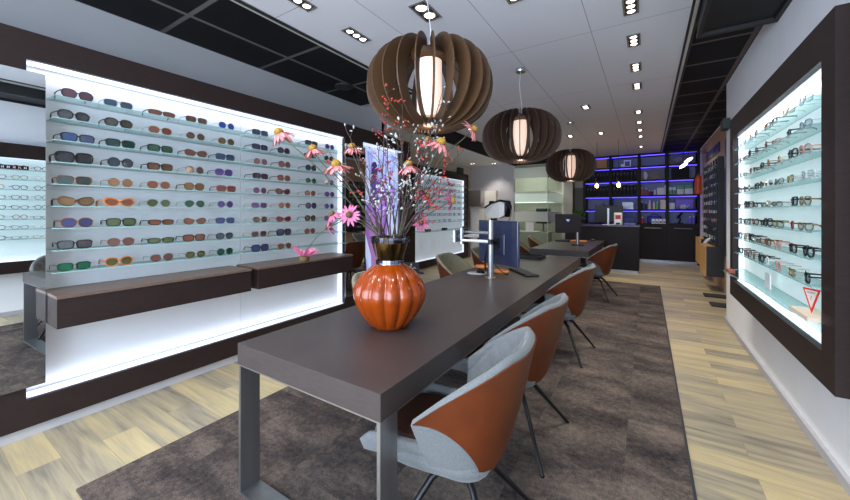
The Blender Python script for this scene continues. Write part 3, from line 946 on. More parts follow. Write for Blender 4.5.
    hub.build('hub', BLACKMETAL, t, smooth=True, world=False, angle=40)
    for sx in (-1, 1):
        for sy in (-1, 1):
            lg = MB().tube([(sx * .03, sy * .035, .335), (sx * .09, sy * .10, .29), (sx * .25, sy * .285, .014)], [.016, .0145, .0095], 8)
            l = lg.build('leg', BLACKMETAL, t, smooth=True, world=False, angle=50)
            MB().lathe([(.012, .012), (.012, .018)], 10, c=(sx * .25, sy * .285, 0)).build('foot_pad', BLACK, l, world=False)
    return t
GR = 'bucket chairs along the tables'
chair = make_chair('nearest cognac leather and grey bucket chair, at the front table corner', FABRIC, GR)
chair.location = (-.675, 1.35, 0); chair.rotation_euler = (0, 0, PI + R(6))
copy_tree(chair, (-.70, 2.16, 0), PI - R(2), 'second cognac leather bucket chair along the right side of the front table')
copy_tree(chair, (-.72, 3.66, 0), PI - R(4), 'third cognac leather bucket chair on the right side, near the keyboard')
copy_tree(chair, (-.70, 6.30, 0), PI - R(8), 'cognac leather bucket chair at the second table before the dark counter')
chair2 = make_chair('olive quilted bucket chair on the left of the front table beside the monitor arm', FABRIC_OL, GR)
chair2.location = (-1.83, 3.72, 0); chair2.rotation_euler = (0, 0, R(4))
copy_tree(chair2, (-1.76, 2.28, 0), R(-4), 'olive bucket chair half hidden behind the orange vase')
copy_tree(chair2, (-1.80, 4.62, 0), R(6), 'olive bucket chair just behind the big monitor on the left')
copy_tree(chair2, (-1.86, 6.55, 0), R(14), 'olive bucket chair at the left near corner of the second table')
copy_tree(chair2, (-1.86, 7.55, 0), R(10), 'farthest olive bucket chair on the left of the second table')

# ================================================================== VASE AND FLOWERS
VX, VY, VZ = -1.225, 1.56, .75
vase = thing('vase', 'fat ribbed glossy orange vase with a bronze mirrored neck on the front table', 'vase', (VX, VY, VZ))
ORANGE = mat('orange_glaze', (136, 53, 3), 0.12, coat=.25, spec=.4, vary=0.12, scale=9)
BRONZE = mat('bronze_mirror', (100, 78, 46), 0.12, metal=1.0)
SILVERM = mat('mirror_mosaic', (104, 108, 124), 0.08, metal=1.0)
NR = 15
def rib(a, z):
    return 1 + 0.09 * (abs(math.cos(a * NR / 2)) ** .8 - .6) * min(1, max(0, (z - .0) / .04)) * min(1, max(0, (.36 - z) / .06))
prof = [(.085, 0), (.098, .003), (.122, .03), (.160, .085), (.188, .14), (.198, .185), (.192, .225), (.170, .268), (.135, .308), (.100, .335), (.078, .35), (.074, .36)]
def smoothprof(p, k=4):
    out = []
    for i in range(len(p) - 1):
        p0 = p[max(i - 1, 0)]; p1 = p[i]; p2 = p[i + 1]; p3 = p[min(i + 2, len(p) - 1)]
        for j in range(k):
            t = j / k
            f = lambda a, b, c, d: .5 * (2 * b + (c - a) * t + (2 * a - 5 * b + 4 * c - d) * t * t + (3 * b - a - 3 * c + d) * t ** 3)
            out.append((f(p0[0], p1[0], p2[0], p3[0]), f(p0[1], p1[1], p2[1], p3[1])))
    return out + [p[-1]]
MB().lathe(smoothprof(prof, 3), 180, fn=rib, cap1=False).build('body', ORANGE, vase, smooth=True, world=False)
MB().lathe([(.073, .345), (.073, .372), (.0745, .375), (.104, .478), (.1, .478), (.070, .378)], 60, cap0=False, cap1=False).build('neck', BRONZE, vase, smooth=True, world=False, angle=40)
def mosaic(z0, z1, r0, r1, rows, n):
    mb = MB()
    for j in range(rows):
        for k in range(n):
            za, zb = z0 + (z1 - z0) * (j + .06) / rows, z0 + (z1 - z0) * (j + .94) / rows
            ra, rb = r0 + (r1 - r0) * (j + .06) / rows, r0 + (r1 - r0) * (j + .94) / rows
            a0, a1 = 2 * PI * (k + .05) / n, 2 * PI * (k + .95) / n
            tl = .002 * math.sin(k * 2.7 + j)
            vs = []
            for (rr, zz) in ((ra, za), (rb, zb)):
                for d in (0, .004):
                    for aa in (a0, a1):
                        vs.append(((rr + d + tl * (d > 0) * (aa == a0)) * math.cos(aa), (rr + d + tl * (d > 0) * (aa == a0)) * math.sin(aa), zz))
            mb.add(vs, [(2, 3, 7, 6), (0, 2, 6, 4), (1, 5, 7, 3), (4, 6, 7, 5), (0, 1, 3, 2)])
    return mb
mosaic(.470, .500, .104, .107, 2, 26).build('rim_mosaic', SILVERM, vase, world=False)
MB().lathe([(.103, .468), (.1075, .502), (.100, .502), (.096, .468)], 52, cap0=False, cap1=False).build('rim_band', BRONZE, vase, smooth=True, world=False, angle=40)
mosaic(.345, .375, .074, .074, 2, 22).build('neck_mosaic', SILVERM, vase, world=False)

STEM = mat('green_brown_stem', (62, 66, 40), 0.6)
TWIG = mat('dark_twig', (62, 44, 40), 0.7)
PETAL = mat('pink_petal', (204, 128, 130), 0.55, vary=0.2, scale=40)
PETAL2 = mat('deep_pink_petal', (184, 92, 130), 0.55, vary=0.2, scale=40)
CONE = mat('ochre_cone', (150, 116, 34), 0.8, vary=0.4, scale=120, bump=0.6)
CONED = mat('brown_cone', (86, 66, 34), 0.8, vary=0.4, scale=120, bump=0.6)
BUD = mat('pale_catkin', (160, 164, 160), 0.8, vary=0.12, scale=60)
BERRY = mat('red_berry', (182, 62, 40), 0.35)
BERRY2 = mat('crimson_berry', (140, 38, 44), 0.35)
LAV = mat('lilac_floret', (158, 112, 190), 0.7)
MOUTH = Vector((VX, VY, VZ + .505))
def mouth_pt(tip, k):
    """where a stem crosses the rim, and where it rests inside the neck"""
    d = Vector((tip.x - VX, tip.y - VY, 0))
    d = d.normalized() if d.length > 1e-4 else Vector((1, 0, 0))
    rr = random.Random(k)
    side = Vector((-d.y, d.x, 0)) * rr.uniform(-.05, .05)
    top = MOUTH + d * rr.uniform(.03, .075) + side
    foot = Vector((VX, VY, VZ + .30)) - d * .02 + side * .4
    return foot, top
def stem_path(foot, top, tip, sag=0.0, n=12):
    mid = top + (tip - top) * .5 + Vector((0, 0, sag)) + (top - foot) * .25
    return [foot, foot.lerp(top, .5)] + bez(top, mid, tip, n)

def coneflower(k, px, py, dd, axis, label, size=.058, droop=115, pet=PETAL, cone=CONE, via=None, npet=15):
    """flower whose cone top sits at a point dd metres nearer (-) or farther (+) than the vase; axis: the way the cone points"""
    tip = at_depth(px, py, 1.975 + dd)
    ax = Vector(axis).normalized()
    base = tip - ax * .022
    foot, top = mouth_pt(tip, k)
    t = thing('coneflower', label, 'flower', foot, 'pink coneflowers in the orange vase')
    if via:
        v = [at_depth(*q) for q in via]
        path = [foot, foot.lerp(top, .5), top] + v + [base]
        sm = []
        for i in range(len(path) - 1):
            p0 = path[max(i - 1, 0)]; p1 = path[i]; p2 = path[i + 1]; p3 = path[min(i + 2, len(path) - 1)]
            for j in range(5):
                u = j / 5
                sm.append(.5 * (2 * p1 + (p2 - p0) * u + (2 * p0 - 5 * p1 + 4 * p2 - p3) * u * u + (3 * p1 - p0 - 3 * p2 + p3) * u ** 3))
        path = sm + [base]
    else:
        path = stem_path(foot, top, base - ax * .03, .03) + [base]
    MB().tube(path, [.0028] * (len(path) - 1) + [.004], 6).build('stem', STEM, t, smooth=True)
    q = Vector((0, 0, 1)).rotation_difference(ax).to_matrix()
    cm = MB()
    prof = [(.010, -.004), (.0185, .002), (.0205, .009), (.018, .017), (.011, .024), (.003, .027)]
    cm.lathe([(r * size / .058, z * size / .058) for r, z in prof], 18, c=base, M=q, fn=lambda a, z: 1 + .06 * math.sin(9 * a + z * 900))
    cm.build('cone', cone, t, smooth=True)
    pm = MB()
    rr = random.Random(k * 7 + 1)
    for i in range(npet):
        a = 2 * PI * i / npet + rr.uniform(-.12, .12)
        dr = R(droop + rr.uniform(-14, 14))
        L = size * rr.uniform(.9, 1.12)
        w = L * .145
        tw = rr.uniform(-.35, .35)
        rows = []
        for j in range(7):
            u = j / 6
            ang = R(68) + (dr - R(68)) * min(1, u * 2.4)   # leave the cone sideways, then bend
            if j == 0:
                rad, z = .010, 0.0
            else:
                st = L / 6
                rad += math.sin(ang) * st; z += math.cos(ang) * st
            hw = w * (.35 + 1.9 * u * (1 - u) + .35 * (1 - u) * u) * (1 if j < 6 else .35)
            c_ = Vector((rad * math.cos(a), rad * math.sin(a), z))
            sd = Vector((-math.sin(a), math.cos(a), tw * .6))
            nrm = Vector((math.cos(a) * math.cos(ang), math.sin(a) * math.cos(ang), -math.sin(ang)))
            rows.append([base + q @ (c_ - sd * hw - nrm * .0012), base + q @ (c_ + nrm * .0016), base + q @ (c_ + sd * hw - nrm * .0012)])
        pm.grid(rows)
        back = [[p - q @ Vector((0, 0, .0009)) for p in r_] for r_ in rows]
        pm.grid([list(reversed(r_)) for r_ in back])
    pm.build('petals', pet, t, smooth=True)
    return t
UP = (0, 0, 1)
tv = lambda dx, dy, up: Vector((_c * dx + _s * dy, _s * dx - _c * dy, up))     # across the view, towards the viewer, up
FL = [
 (278, 130, -.05, tv(-.45, .15, 1), 'drooping pink coneflower highest on the far left over the sunglasses', .075, 140, PETAL, CONE, [(352, 205, 1.98), (322, 172, 1.95), (300, 152, 1.93)]),
 (312, 146, .0, tv(-.25, .1, 1), 'drooping pink coneflower second from the left, beside the top left one', .068, 132, PETAL, CONE, [(362, 205, 1.98), (338, 178, 1.97), (322, 163, 1.97)]),
 (336, 162, -.08, tv(-.1, .15, 1), 'drooping pink coneflower with wide skirt in front of the sunglasses edge', .078, 124, PETAL, CONE, None),
 (352, 144, .06, tv(.0, .2, 1), 'upright pink coneflower over the gap between sunglasses wall and poster', .062, 135, PETAL, CONE, None),
 (348, 214, -.12, tv(-.15, 1, .25), 'pink coneflower facing the viewer left of the vase neck', .052, 98, PETAL2, CONED, None),
 (330, 212, -.02, tv(-.6, .3, .8), 'small pink coneflower left of the one facing the viewer', .055, 130, PETAL2, CONED, None),
 (324, 228, -.02, tv(-1, .1, -.2), 'half closed pink coneflower hanging lowest beside the vase shoulder', .045, 125, PETAL2, CONED, [(352, 214, 1.9), (340, 222, 1.93)]),
 (304, 260, -.10, tv(-.1, .15, -1), 'magenta coneflower hanging upside down over the wooden ledge', .078, 128, PETAL2, CONED, [(352, 216, 1.9), (330, 226, 1.88), (314, 240, 1.87)]),
 (408, 162, -.05, tv(-.1, .2, 1), 'drooping pink coneflower above the vase before the dark upright', .068, 140, PETAL, CONE, None),
 (428, 137, .05, tv(-.1, .1, 1), 'reddish coneflower just left of the large one below the lamp', .055, 140, mat('coral_petal', (206, 96, 110), .55, vary=.2, scale=40), CONE, None),
 (442, 140, -.10, tv(.45, .2, 1), 'large pink coneflower right below the biggest wooden lamp', .078, 132, PETAL, CONE, None),
 (476, 128, .04, tv(.9, .2, .45), 'pink coneflower reaching farthest right under the big lamp', .062, 122, PETAL, CONE, [(415, 205, 2.0), (440, 160, 2.0), (462, 140, 2.0)]),
 (430, 194, .02, tv(.7, .3, .5), 'small pink coneflower right of centre before the far display', .045, 120, PETAL2, CONE, None),
 (455, 200, .04, tv(1, .2, .25), 'pink coneflower farthest right at mid height before the far display', .052, 125, PETAL2, CONE, [(412, 224, 1.98), (432, 212, 2.0)]),
 (422, 222, .0, tv(.3, .9, .3), 'smallest pink coneflower low on the right above the vase rim', .044, 100, PETAL2, CONED, None),
]
for k, (px, py, dd, ax, lab, sz, dr, pet, cn, via) in enumerate(FL):
    coneflower(k, px, py, dd, ax, lab, sz, dr, pet, cn, via)

BALL = mesh_of(MB().ball((0, 0, 0), 1.0, 8, 6), 'bud', True)
def branch(k, px, py, dd, kind, label, twigs=6, sag=.03):
    tip = at_depth(px, py, 1.975 + dd)
    foot, top = mouth_pt(tip, 100 + k)
    t = thing('dried_branch', label, 'branch', foot, 'dried branches in the orange vase')
    rr = random.Random(300 + k)
    path = stem_path(foot, top, tip, sag + rr.uniform(-.02, .03), 14)
    for i in range(3, len(path) - 1):
        path[i] = path[i] + Vector((rr.uniform(-1, 1), rr.uniform(-1, 1), rr.uniform(-.6, .6))) * .005
    n = len(path)
    bm = MB().tube(path, [.0046 - .0030 * i / (n - 1) for i in range(n)], 6)
    fruit = MB(); fr2 = MB()
    d0 = (path[-1] - path[-3]).normalized()
    ends = [(path[-1], d0)]
    for j in range(twigs):
        i = int(n * (.38 + .58 * j / twigs))
        i = min(i, n - 2)
        p = path[i]
        d = (path[i + 1] - path[i]).normalized()
        o = Vector((rr.uniform(-1, 1), rr.uniform(-1, 1), rr.uniform(-.5, .7)))
        o = (o - d * o.dot(d)).normalized()
        L = rr.uniform(.05, .12) * (1.1 - .4 * j / twigs)
        q1 = p + (d * .8 + o * .5) * L * .5
        q2 = p + (d * .75 + o * .85) * L
        tw = bez(p, q1, q2, 4)
        bm.tube(tw, [.0016, .0015, .0014, .0012, .001], 5)
        ends.append((q2, (q2 - q1).normalized()))
        for pt, dr in ((tw[2], o), (tw[3], -o)):
            if rr.random() < .75: ends.append((pt, (d * .6 + dr * .7).normalized()))
    bm_late = []
    def unit(mesh, c, sc3, rot, nm, m):
        o = bpy.data.objects.new(nm, mesh); COL.objects.link(o); o.parent = t
        o.location = c - foot; o.scale = sc3
        o.rotation_mode = 'QUATERNION'; o.rotation_quaternion = rot
        o.material_slots[0].link = 'OBJECT'; o.material_slots[0].material = m
    for (p, d) in ends:
        if kind == 'catkin':
            for q in range(rr.choice((1, 1, 1, 2))):
                dd_ = (d + Vector((rr.uniform(-.6, .6), rr.uniform(-.6, .6), rr.uniform(-.3, .6)))).normalized()
                L = rr.uniform(.0078, .0115)
                unit(BALL, p + dd_ * L * .8, (L * .46, L * .46, L), Vector((0, 0, 1)).rotation_difference(dd_), 'bud', BUD)
        elif kind == 'berry':
            for q in range(rr.choice((1, 1, 2, 3))):
                c = p + Vector((rr.uniform(-1, 1), rr.uniform(-1, 1), rr.uniform(-1, 1))) * .012
                bm.tube([p, c], .0007, 4)
                r_ = rr.uniform(.0042, .006)
                unit(BALL, c, (r_,) * 3, Quaternion(), 'berry', BERRY if k % 3 else BERRY2)
        else:
            for q in range(2):
                c = p - d * .016 * q + Vector((rr.uniform(-1, 1), rr.uniform(-1, 1), rr.uniform(-1, 1))) * .005
                r_ = rr.uniform(.006, .009)
                unit(BALL, c, (r_, r_, r_ * 1.2), Quaternion(), 'floret', LAV)
    bm.build('twigs', TWIG if kind != 'lilac' else STEM, t, smooth=True)
    return t
BR = [
 (345, 126, .02, 'catkin', 'branch with pale buds reaching farthest left above the sunglasses', 5),
 (366, 172, .12, 'catkin', 'branch with pale buds leaning left before the poster', 8),
 (377, 146, .1, 'catkin', 'branch with pale buds before the left of the poster top', 7),
 (396, 138, .0, 'catkin', 'branch with pale buds rising straight above the vase', 8),
 (399, 120, -.08, 'catkin', 'branch with pale buds just left of the lamp bottom', 7),
 (413, 126, .1, 'catkin', 'branch with pale buds under the lamp centre', 7),
 (432, 126, -.04, 'catkin', 'branch with pale buds right under the lamp cylinder', 7),
 (441, 122, .06, 'catkin', 'branch with pale buds beside the large pink coneflower', 7),
 (444, 88, -.03, 'catkin', 'long branch with pale buds crossing in front of the lamp cylinder', 5),
 (436, 172, .08, 'catkin', 'branch with pale buds leaning right at mid height', 8),
 (410, 182, -.14, 'catkin', 'short branch with pale buds nearest the viewer above the rim', 9),
 (388, 192, -.12, 'catkin', 'short branch with pale buds before the poster middle', 9),
 (372, 205, -.1, 'catkin', 'low branch with pale buds just above the left rim', 8),
 (444, 196, .1, 'catkin', 'low branch with pale buds spreading right before the far display', 7),
 (329, 152, .08, 'berry', 'berry branch leaning left over the sunglasses corner', 6),
 (368, 165, .04, 'berry', 'berry branch on the left side of the poster', 8),
 (388, 84, .02, 'berry', 'tallest berry branch in front of the big lamp on its left', 9),
 (403, 100, .08, 'berry', 'berry branch ending inside the lower left of the big lamp', 8),
 (386, 116, -.06, 'berry', 'berry branch below the lower left edge of the big lamp', 7),
 (424, 146, -.1, 'berry', 'berry branch before the reddish coneflower', 8),
 (462, 152, .04, 'berry', 'berry branch stretching right under the second lamp', 8),
 (449, 184, -.02, 'berry', 'arching berry branch before the far display top', 8),
 (436, 208, -.05, 'berry', 'low berry branch spreading right above the rim', 7),
 (384, 176, .14, 'lilac', 'lilac sprig in the middle of the bouquet before the poster', 7),
 (376, 196, .1, 'lilac', 'lilac sprig left of the bouquet middle', 7),
 (394, 190, .16, 'lilac', 'lilac sprig just right of the bouquet middle', 7),
]
for k, (px, py, dd, kind, lab, tw) in enumerate(BR):
    branch(k, px, py, dd, kind, lab, tw)

# ================================================================== PENDANT LAMPS
def pendant(label, x, y, zc, Rr, Hh, n, m, rot, power, sx, sy):
    t = thing('pendant_lamp', label, 'lamp', (x, y, zc), 'wooden slat pendant lamps')
    # one slat: a crescent in the radial plane
    out, inn = [], []
    for i in range(25):
        a = -PI / 2 + PI * i / 24
        ca, sa = math.cos(a), math.sin(a)
        out.append((.10 * (1 - ca) + Rr * abs(ca) ** .92, Hh * math.copysign(abs(sa) ** .95, sa)))
        inn.append((.085 * (1 - ca) + (Rr * .755) * abs(ca) ** 1.0, Hh * .80 * sa))
    poly = out + list(reversed(inn))
    th = .0035
    mb = MB()
    vs = [(p[0], -th, p[1]) for p in poly] + [(p[0], th, p[1]) for p in poly]
    N = len(poly); K = 25
    fs = []
    for i in range(K - 1):
        a, b, c, d = i, i + 1, N - 2 - i, N - 1 - i
        fs.append((a, b, c, d)); fs.append((N + d, N + c, N + b, N + a))
    for i in range(N):
        j = (i + 1) % N
        fs.append((j, i, N + i, N + j))
    mb.add(vs, fs)
    first = None
    for k in range(n):
        an = rot + 2 * PI * k / n
        if first is None:
            o = mb.build('slat', m, t, world=False); first = o
        else:
            o = first.copy(); COL.objects.link(o)
        o.rotation_euler = (0, 0, an)
    MB().lathe([(.03, Hh * .70), (.125, Hh * .70), (.125, Hh * .82), (.03, Hh * .86)], 32).build('hub', m, t, smooth=True, world=False, angle=30)
    MB().lathe([(.02, -Hh * .93), (.09, -Hh * .93), (.09, -Hh * .78), (.02, -Hh * .78)], 32).build('bottom_ring', m, t, smooth=True, world=False, angle=30)
    MB().lathe([(.085, -Hh * .72), (.085, Hh * .62)], 40).build('diffuser', mat('lamp_diffuser', (245, 228, 210), .5, emit=(255, 206, 180), estr=.62), t, smooth=True, world=False, angle=40)
    top = CZ - zc
    MB().tube([(0, 0, Hh * .85), (.01, 0, Hh + .1), (-.02, .01, Hh + .3), (sx - x, sy - y, top - .02)], .003, 6).build('cord', WHITEP, t, smooth=True, world=False)
    MB().lathe([(.055, top - .035), (.06, top - .02), (.06, top)], 24, c=(sx - x, sy - y, 0)).build('canopy', CHROME, t, smooth=True, world=False, angle=40)
    l = bpy.data.lights.new('lamp_bulb', 'POINT'); l.energy = power; l.color = (1, .78, .6); l.shadow_soft_size = .07
    o = bpy.data.objects.new('lamp_bulb', l); COL.objects.link(o); o.location = (x, y, zc - Hh * .95)
    return t
pendant('largest wooden slat pendant lamp hanging above the flowers, nearest the viewer', -1.265, 2.05, 2.245, .43, .29, 24, WALNUT, .1, 2.5, -1.33, 2.02)
pendant('middle dark wooden slat pendant lamp hanging over the front table', -1.225, 3.98, 2.25, .44, .29, 28, WALNUT_DK, .05, 3, -1.225, 3.98)
pendant('farthest and smallest looking wooden slat pendant lamp over the second table', -1.18, 6.81, 2.23, .43, .29, 28, WALNUT_DK, 0, 3, -1.18, 6.81)

# bare bulbs over the counter
BULBG = glass('bulb_glass', (255, 236, 214), .2)
for k, x in enumerate((-.99, -.545)):
    t = thing('bulb_lamp', ('left', 'right')[k] + ' bare glowing bulb hanging over the dark counter', 'lamp', (x, 9.05, 2.0), 'bare bulbs over the counter')
    MB().lathe(smoothprof([(.012, -.075), (.05, -.055), (.066, -.01), (.055, .04), (.028, .08), (.024, .09)], 3), 20).build('bulb', BULBG, t, smooth=True, world=False)
    MB().ball((0, 0, .0), .038, 10, 8, (1, 1, 1.25)).build('filament', mat('filament', (255, 210, 150), .5, emit=(255, 190, 120), estr=30), t, smooth=True, world=False)
    MB().lathe([(.03, .085), (.034, .1), (.034, .16), (.02, .18)], 16).build('socket', BLACK, t, smooth=True, world=False, angle=40)
    MB().tube([(0, 0, .175), (0, 0, CZ - 2.0)], .004, 6).build('cord', BLACK, t, world=False)

# ================================================================== CEILING SPOTS
HOUS = mat('downlight_housing', (46, 44, 46), .4)
TRIMS = mat('downlight_trim', (150, 146, 140), .35, metal=.6)
BULB = mat('spot_bulb', (255, 250, 240), .4, emit=(255, 238, 214), estr=9)
def downlight(label, x, y, n, along, power=9, angle=95, s=.085, CZ=CZ):
    t = thing('ceiling_spotlight', label, 'ceiling light', (x, y, CZ), 'recessed ceiling spotlights')
    w = s + .03
    L = n * s + .03
    hx, hy = (w / 2, L / 2) if along == 'y' else (L / 2, w / 2)
    fr = MB()
    z0, z1 = CZ - .006, CZ + .004
    fr.box(x - hx, x + hx, y - hy, y - hy + .014, z0, z1); fr.box(x - hx, x + hx, y + hy - .014, y + hy, z0, z1)
    fr.box(x - hx, x - hx + .014, y - hy + .014, y + hy - .014, z0, z1); fr.box(x + hx - .014, x + hx, y - hy + .014, y + hy - .014, z0, z1)
    fr.build('trim_frame', TRIMS, t)
    B('housing', HOUS, x - hx + .014, x + hx - .014, y - hy + .014, y + hy - .014, CZ - .003, CZ + .003, t)
    for i in range(n):
        o = (i - (n - 1) / 2) * s
        bx, by = (x, y + o) if along == 'y' else (x + o, y)
        ring = MB().lathe([(s * .34, CZ - .003), (s * .40, CZ - .010), (s * .46, CZ - .003)], 20, c=(bx, by, 0), cap0=False, cap1=False)
        rg = ring.build('reflector', CHROME, t, smooth=True)
        MB().lathe([(s * .30, CZ - .0075), (s * .36, CZ - .003)], 20, c=(bx, by, 0)).build('bulb', BULB, rg, smooth=True)
    if power:
        l = bpy.data.lights.new('spot_beam', 'SPOT'); l.energy = power * 3.5; l.spot_size = R(angle); l.spot_blend = .7
        l.color = (1, .95, .88); l.shadow_soft_size = .05
        o = bpy.data.objects.new('spot_beam', l); COL.objects.link(o); o.location = (x, y, CZ - .03)
    return t
DL = [
 ('double round ceiling spot right above the largest pendant lamp', -1.53, 2.42, 2, 'y', 14, 80, .125),
 ('three-bulb ceiling spot strip nearest the left black ceiling edge, at the picture top', -2.285, 1.76, 3, 'y', 14, 95, .085),
 ('three-bulb ceiling spot strip left of the largest pendant lamp', -2.275, 2.40, 3, 'y', 10, 95, .085),
 ('ceiling spot nearest the viewer in the right row', -.11, 3.23, 3, 'y', 24, 95, .08),
 ('ceiling spot second in the right row', -.108, 3.89, 3, 'y', 20, 95, .08),
 ('ceiling spot third in the right row', -.108, 4.62, 3, 'y', 20, 95, .08),
 ('ceiling spot fourth in the right row', -.11, 5.32, 3, 'y', 16, 95, .08),
 ('ceiling spot fifth in the right row', -.12, 6.70, 2, 'y', 14, 95, .09),
 ('ceiling spot sixth in the right row', -.12, 7.48, 2, 'y', 0, 95, .09),
 ('ceiling spot seventh in the right row', -.12, 8.20, 2, 'y', 22, 95, .09),
 ('ceiling spot eighth in the right row', -.12, 8.90, 2, 'y', 0, 95, .09),
 ('ceiling spot at the far end of the right row', -.13, 10.3, 2, 'y', 24, 95, .09),
 ('square ceiling spot right of the middle pendant lamp', -.81, 5.96, 2, 'y', 10, 95, .10),
 ('ceiling spot behind the middle pendant lamp, on its right', -.81, 8.09, 2, 'y', 18, 95, .10),
 ('ceiling spot just above the farthest pendant lamp', -1.40, 8.06, 2, 'y', 8, 95, .10),
 ('small ceiling spot at the top edge between the lamps', -.86, 2.58, 2, 'y', 10, 95, .09),
 ('far left ceiling spot seen under the largest lamp', -2.95, 6.4, 3, 'y', 20, 110, .09),
 ('far left ceiling spot deeper towards the glass room', -2.95, 8.4, 3, 'y', 20, 110, .09),
]
for d in DL:
    downlight(d[0], d[1], d[2], d[3], d[4], d[5], d[6], d[7])
downlight('wall washing spot over the white instrument cabinet', -3.75, 9.62, 2, 'x', 12, 100, .08, 2.80)
downlight('wall washing spot before the dark grey wall screen', -4.3, 9.35, 2, 'x', 8, 100, .08, 2.80)
# lights over the area behind the viewer (seen only in the mirror)
for x, y in ((-2.2, .5), (-.3, 1.4), (-1.3, -.6), (-.3, .1), (-1.3, .6)):
    downlight('ceiling spot behind the viewer, seen in the left mirror', x, y, 3, 'y', 12, 110, .085)

# ================================================================== THINGS ON THE FRONT TABLE
TZ = .75
# monitor on a pole arm
mon = thing('monitor_mount', 'silver pole monitor arm clamped on the front table', 'monitor arm', (-1.285, 3.22, TZ))
PXm, PYm = -1.285, 3.22
ALU = mat('aluminium', (176, 178, 184), .3, metal=.8)
MB().lathe([(.055, TZ), (.055, TZ + .008), (.03, TZ + .012)], 24, c=(PXm, PYm, 0)).build('base_plate', mat('brass_plate', (170, 150, 120), .35, metal=.7), mon, smooth=True, angle=40)
MB().tube([(PXm, PYm, TZ + .008), (PXm, PYm, TZ + .56)], .025, 14).build('pole', ALU, mon, smooth=True, angle=40)
for k, zz in enumerate((1.10, 1.185)):
    e = Vector((PXm - .33, PYm + .02 + .05 * k, zz))
    MB().tube([(PXm, PYm, zz), e], [.017, .013], 10).build('arm', WHITEP if k == 0 else ALU, mon, smooth=True, angle=40)
MB().lathe([(.028, 1.075), (.028, 1.125)], 14, c=(PXm, PYm, 0)).build('collar', BLACK, mon, smooth=True, angle=40)
MB().lathe([(.022, 1.06), (.022, 1.225)], 12, c=(PXm - .33, PYm + .03, 0)).build('joint', ALU, mon, smooth=True, angle=40)
B('bracket', ALU, PXm - .40, PXm - .375, PYm - .03, PYm + .08, 1.08, 1.20, mon)
B('bracket_stub', DARKGREY, PXm - .375, PXm - .33, PYm + .01, PYm + .04, 1.12, 1.16, mon)
# the monitor itself hangs behind the pole, seen from its back
pl_, pr_ = at_depth(479.5, 220, 3.80), at_depth(518.5, 220, 3.28)
pl_.z = pr_.z = 0
cx_ = (pl_ + pr_) / 2
dirv = (pr_ - pl_).normalized()
wid = (pr_ - pl_).length
ang = math.atan2(dirv.y, dirv.x)
m2 = thing('monitor', 'large dark computer monitor seen from behind on the silver pole arm', 'monitor', (cx_.x, cx_.y, .868), None, ang)
NAVY = mat('blue_black_plastic', (40, 46, 72), .22, spec=.6)
MB().box(-wid / 2, wid / 2, -.012, .02, 0, .435, bev=.006).build('housing', NAVY, m2, world=False)
MB().box(-.12, .12, -.020, -.012, .10, .30, bev=.004).build('back_bulge', NAVY, m2, world=False)
MB().box(-wid / 2 + .012, wid / 2 - .012, .02, .0215, .018, .42).build('screen', mat('screen_black', (14, 14, 18), .1), m2, world=False)
MB().box(-.05, .05, -.036, -.028, .16, .26).build('mount_plate', BLACKMETAL, m2, world=False)
# arm from pole to the mount
mp_ = cx_ + Vector((-dirv.y, dirv.x, 0)) * -.036
MB().tube([(PXm, PYm, 1.08), (mp_.x, mp_.y, 1.08)], .014, 8).build('mount_arm', BLACKMETAL, mon, smooth=True)
cab = MB()
for q in range(3):
    cab.tube(bez((PXm - .02 * q, PYm + .02, 1.06), (PXm - .1, PYm - .02 + .03 * q, .86 + .03 * q), (PXm - .04 - .02 * q, PYm + .06, .80), 10), .004, 6)
cab.tube(bez((PXm + .01, PYm, .93), (PXm + .03, PYm + .12, .80), (PXm + .10, PYm + .20, .756), 10), .004, 6)
cab.build('cable', BLACK, mon, smooth=True)
# keyboard
kb = thing('keyboard', 'slim black keyboard lying to the right of the big monitor', 'keyboard', (-1.10, 3.66, TZ), None, R(-50))
MB().box(-.23, .23, -.07, .07, 0, .016, bev=.004).build('tray', BLACK, kb, world=False)
ky = MB()
for r_ in range(5):
    for c_ in range(15):
        ky.box(-.215 + c_ * .0288, -.215 + c_ * .0288 + .024, -.058 + r_ * .0235, -.058 + r_ * .0235 + .019, .016, .02)
ky.build('keys', DARKGREY, kb, world=False)
# mouse and pad
tag(MB().lathe([(.10, TZ), (.105, TZ + .003), (.10, TZ + .006)], 28, c=(-1.50, 3.38, 0)).build('mouse_pad', mat('silver_pad', (170, 172, 176), .35), smooth=True, angle=40), 'round silver mouse pad at the left edge of the front table', 'mouse pad')
mo = thing('computer_mouse', 'black computer mouse on the round silver pad', 'mouse', (-1.47, 3.40, TZ + .006), None, R(-40))
mb = MB()
rows = []
for i in range(9):
    u = i / 8
    x = -.06 + .12 * u
    hh = .040 * math.sin(PI * (.12 + .80 * u)) ** .8
    ww = .034 * (math.sin(PI * (.08 + .84 * u)) ** .5)
    rows.append([Vector((x, -ww, 0)), Vector((x, -ww * .95, hh * .6)), Vector((x, -ww * .5, hh)), Vector((x, ww * .5, hh)), Vector((x, ww * .95, hh * .6)), Vector((x, ww, 0))])
mb.grid(rows); mb.add(rows[0], [tuple(range(6))]); mb.add(rows[-1], [tuple(reversed(range(6)))])
mb.build('shell', BLACK, mo, smooth=True, world=False)
MB().tube([(.02, -.006, .036), (.02, .006, .036)], .007, 8).build('scroll_wheel', DARKGREY, mo, world=False)
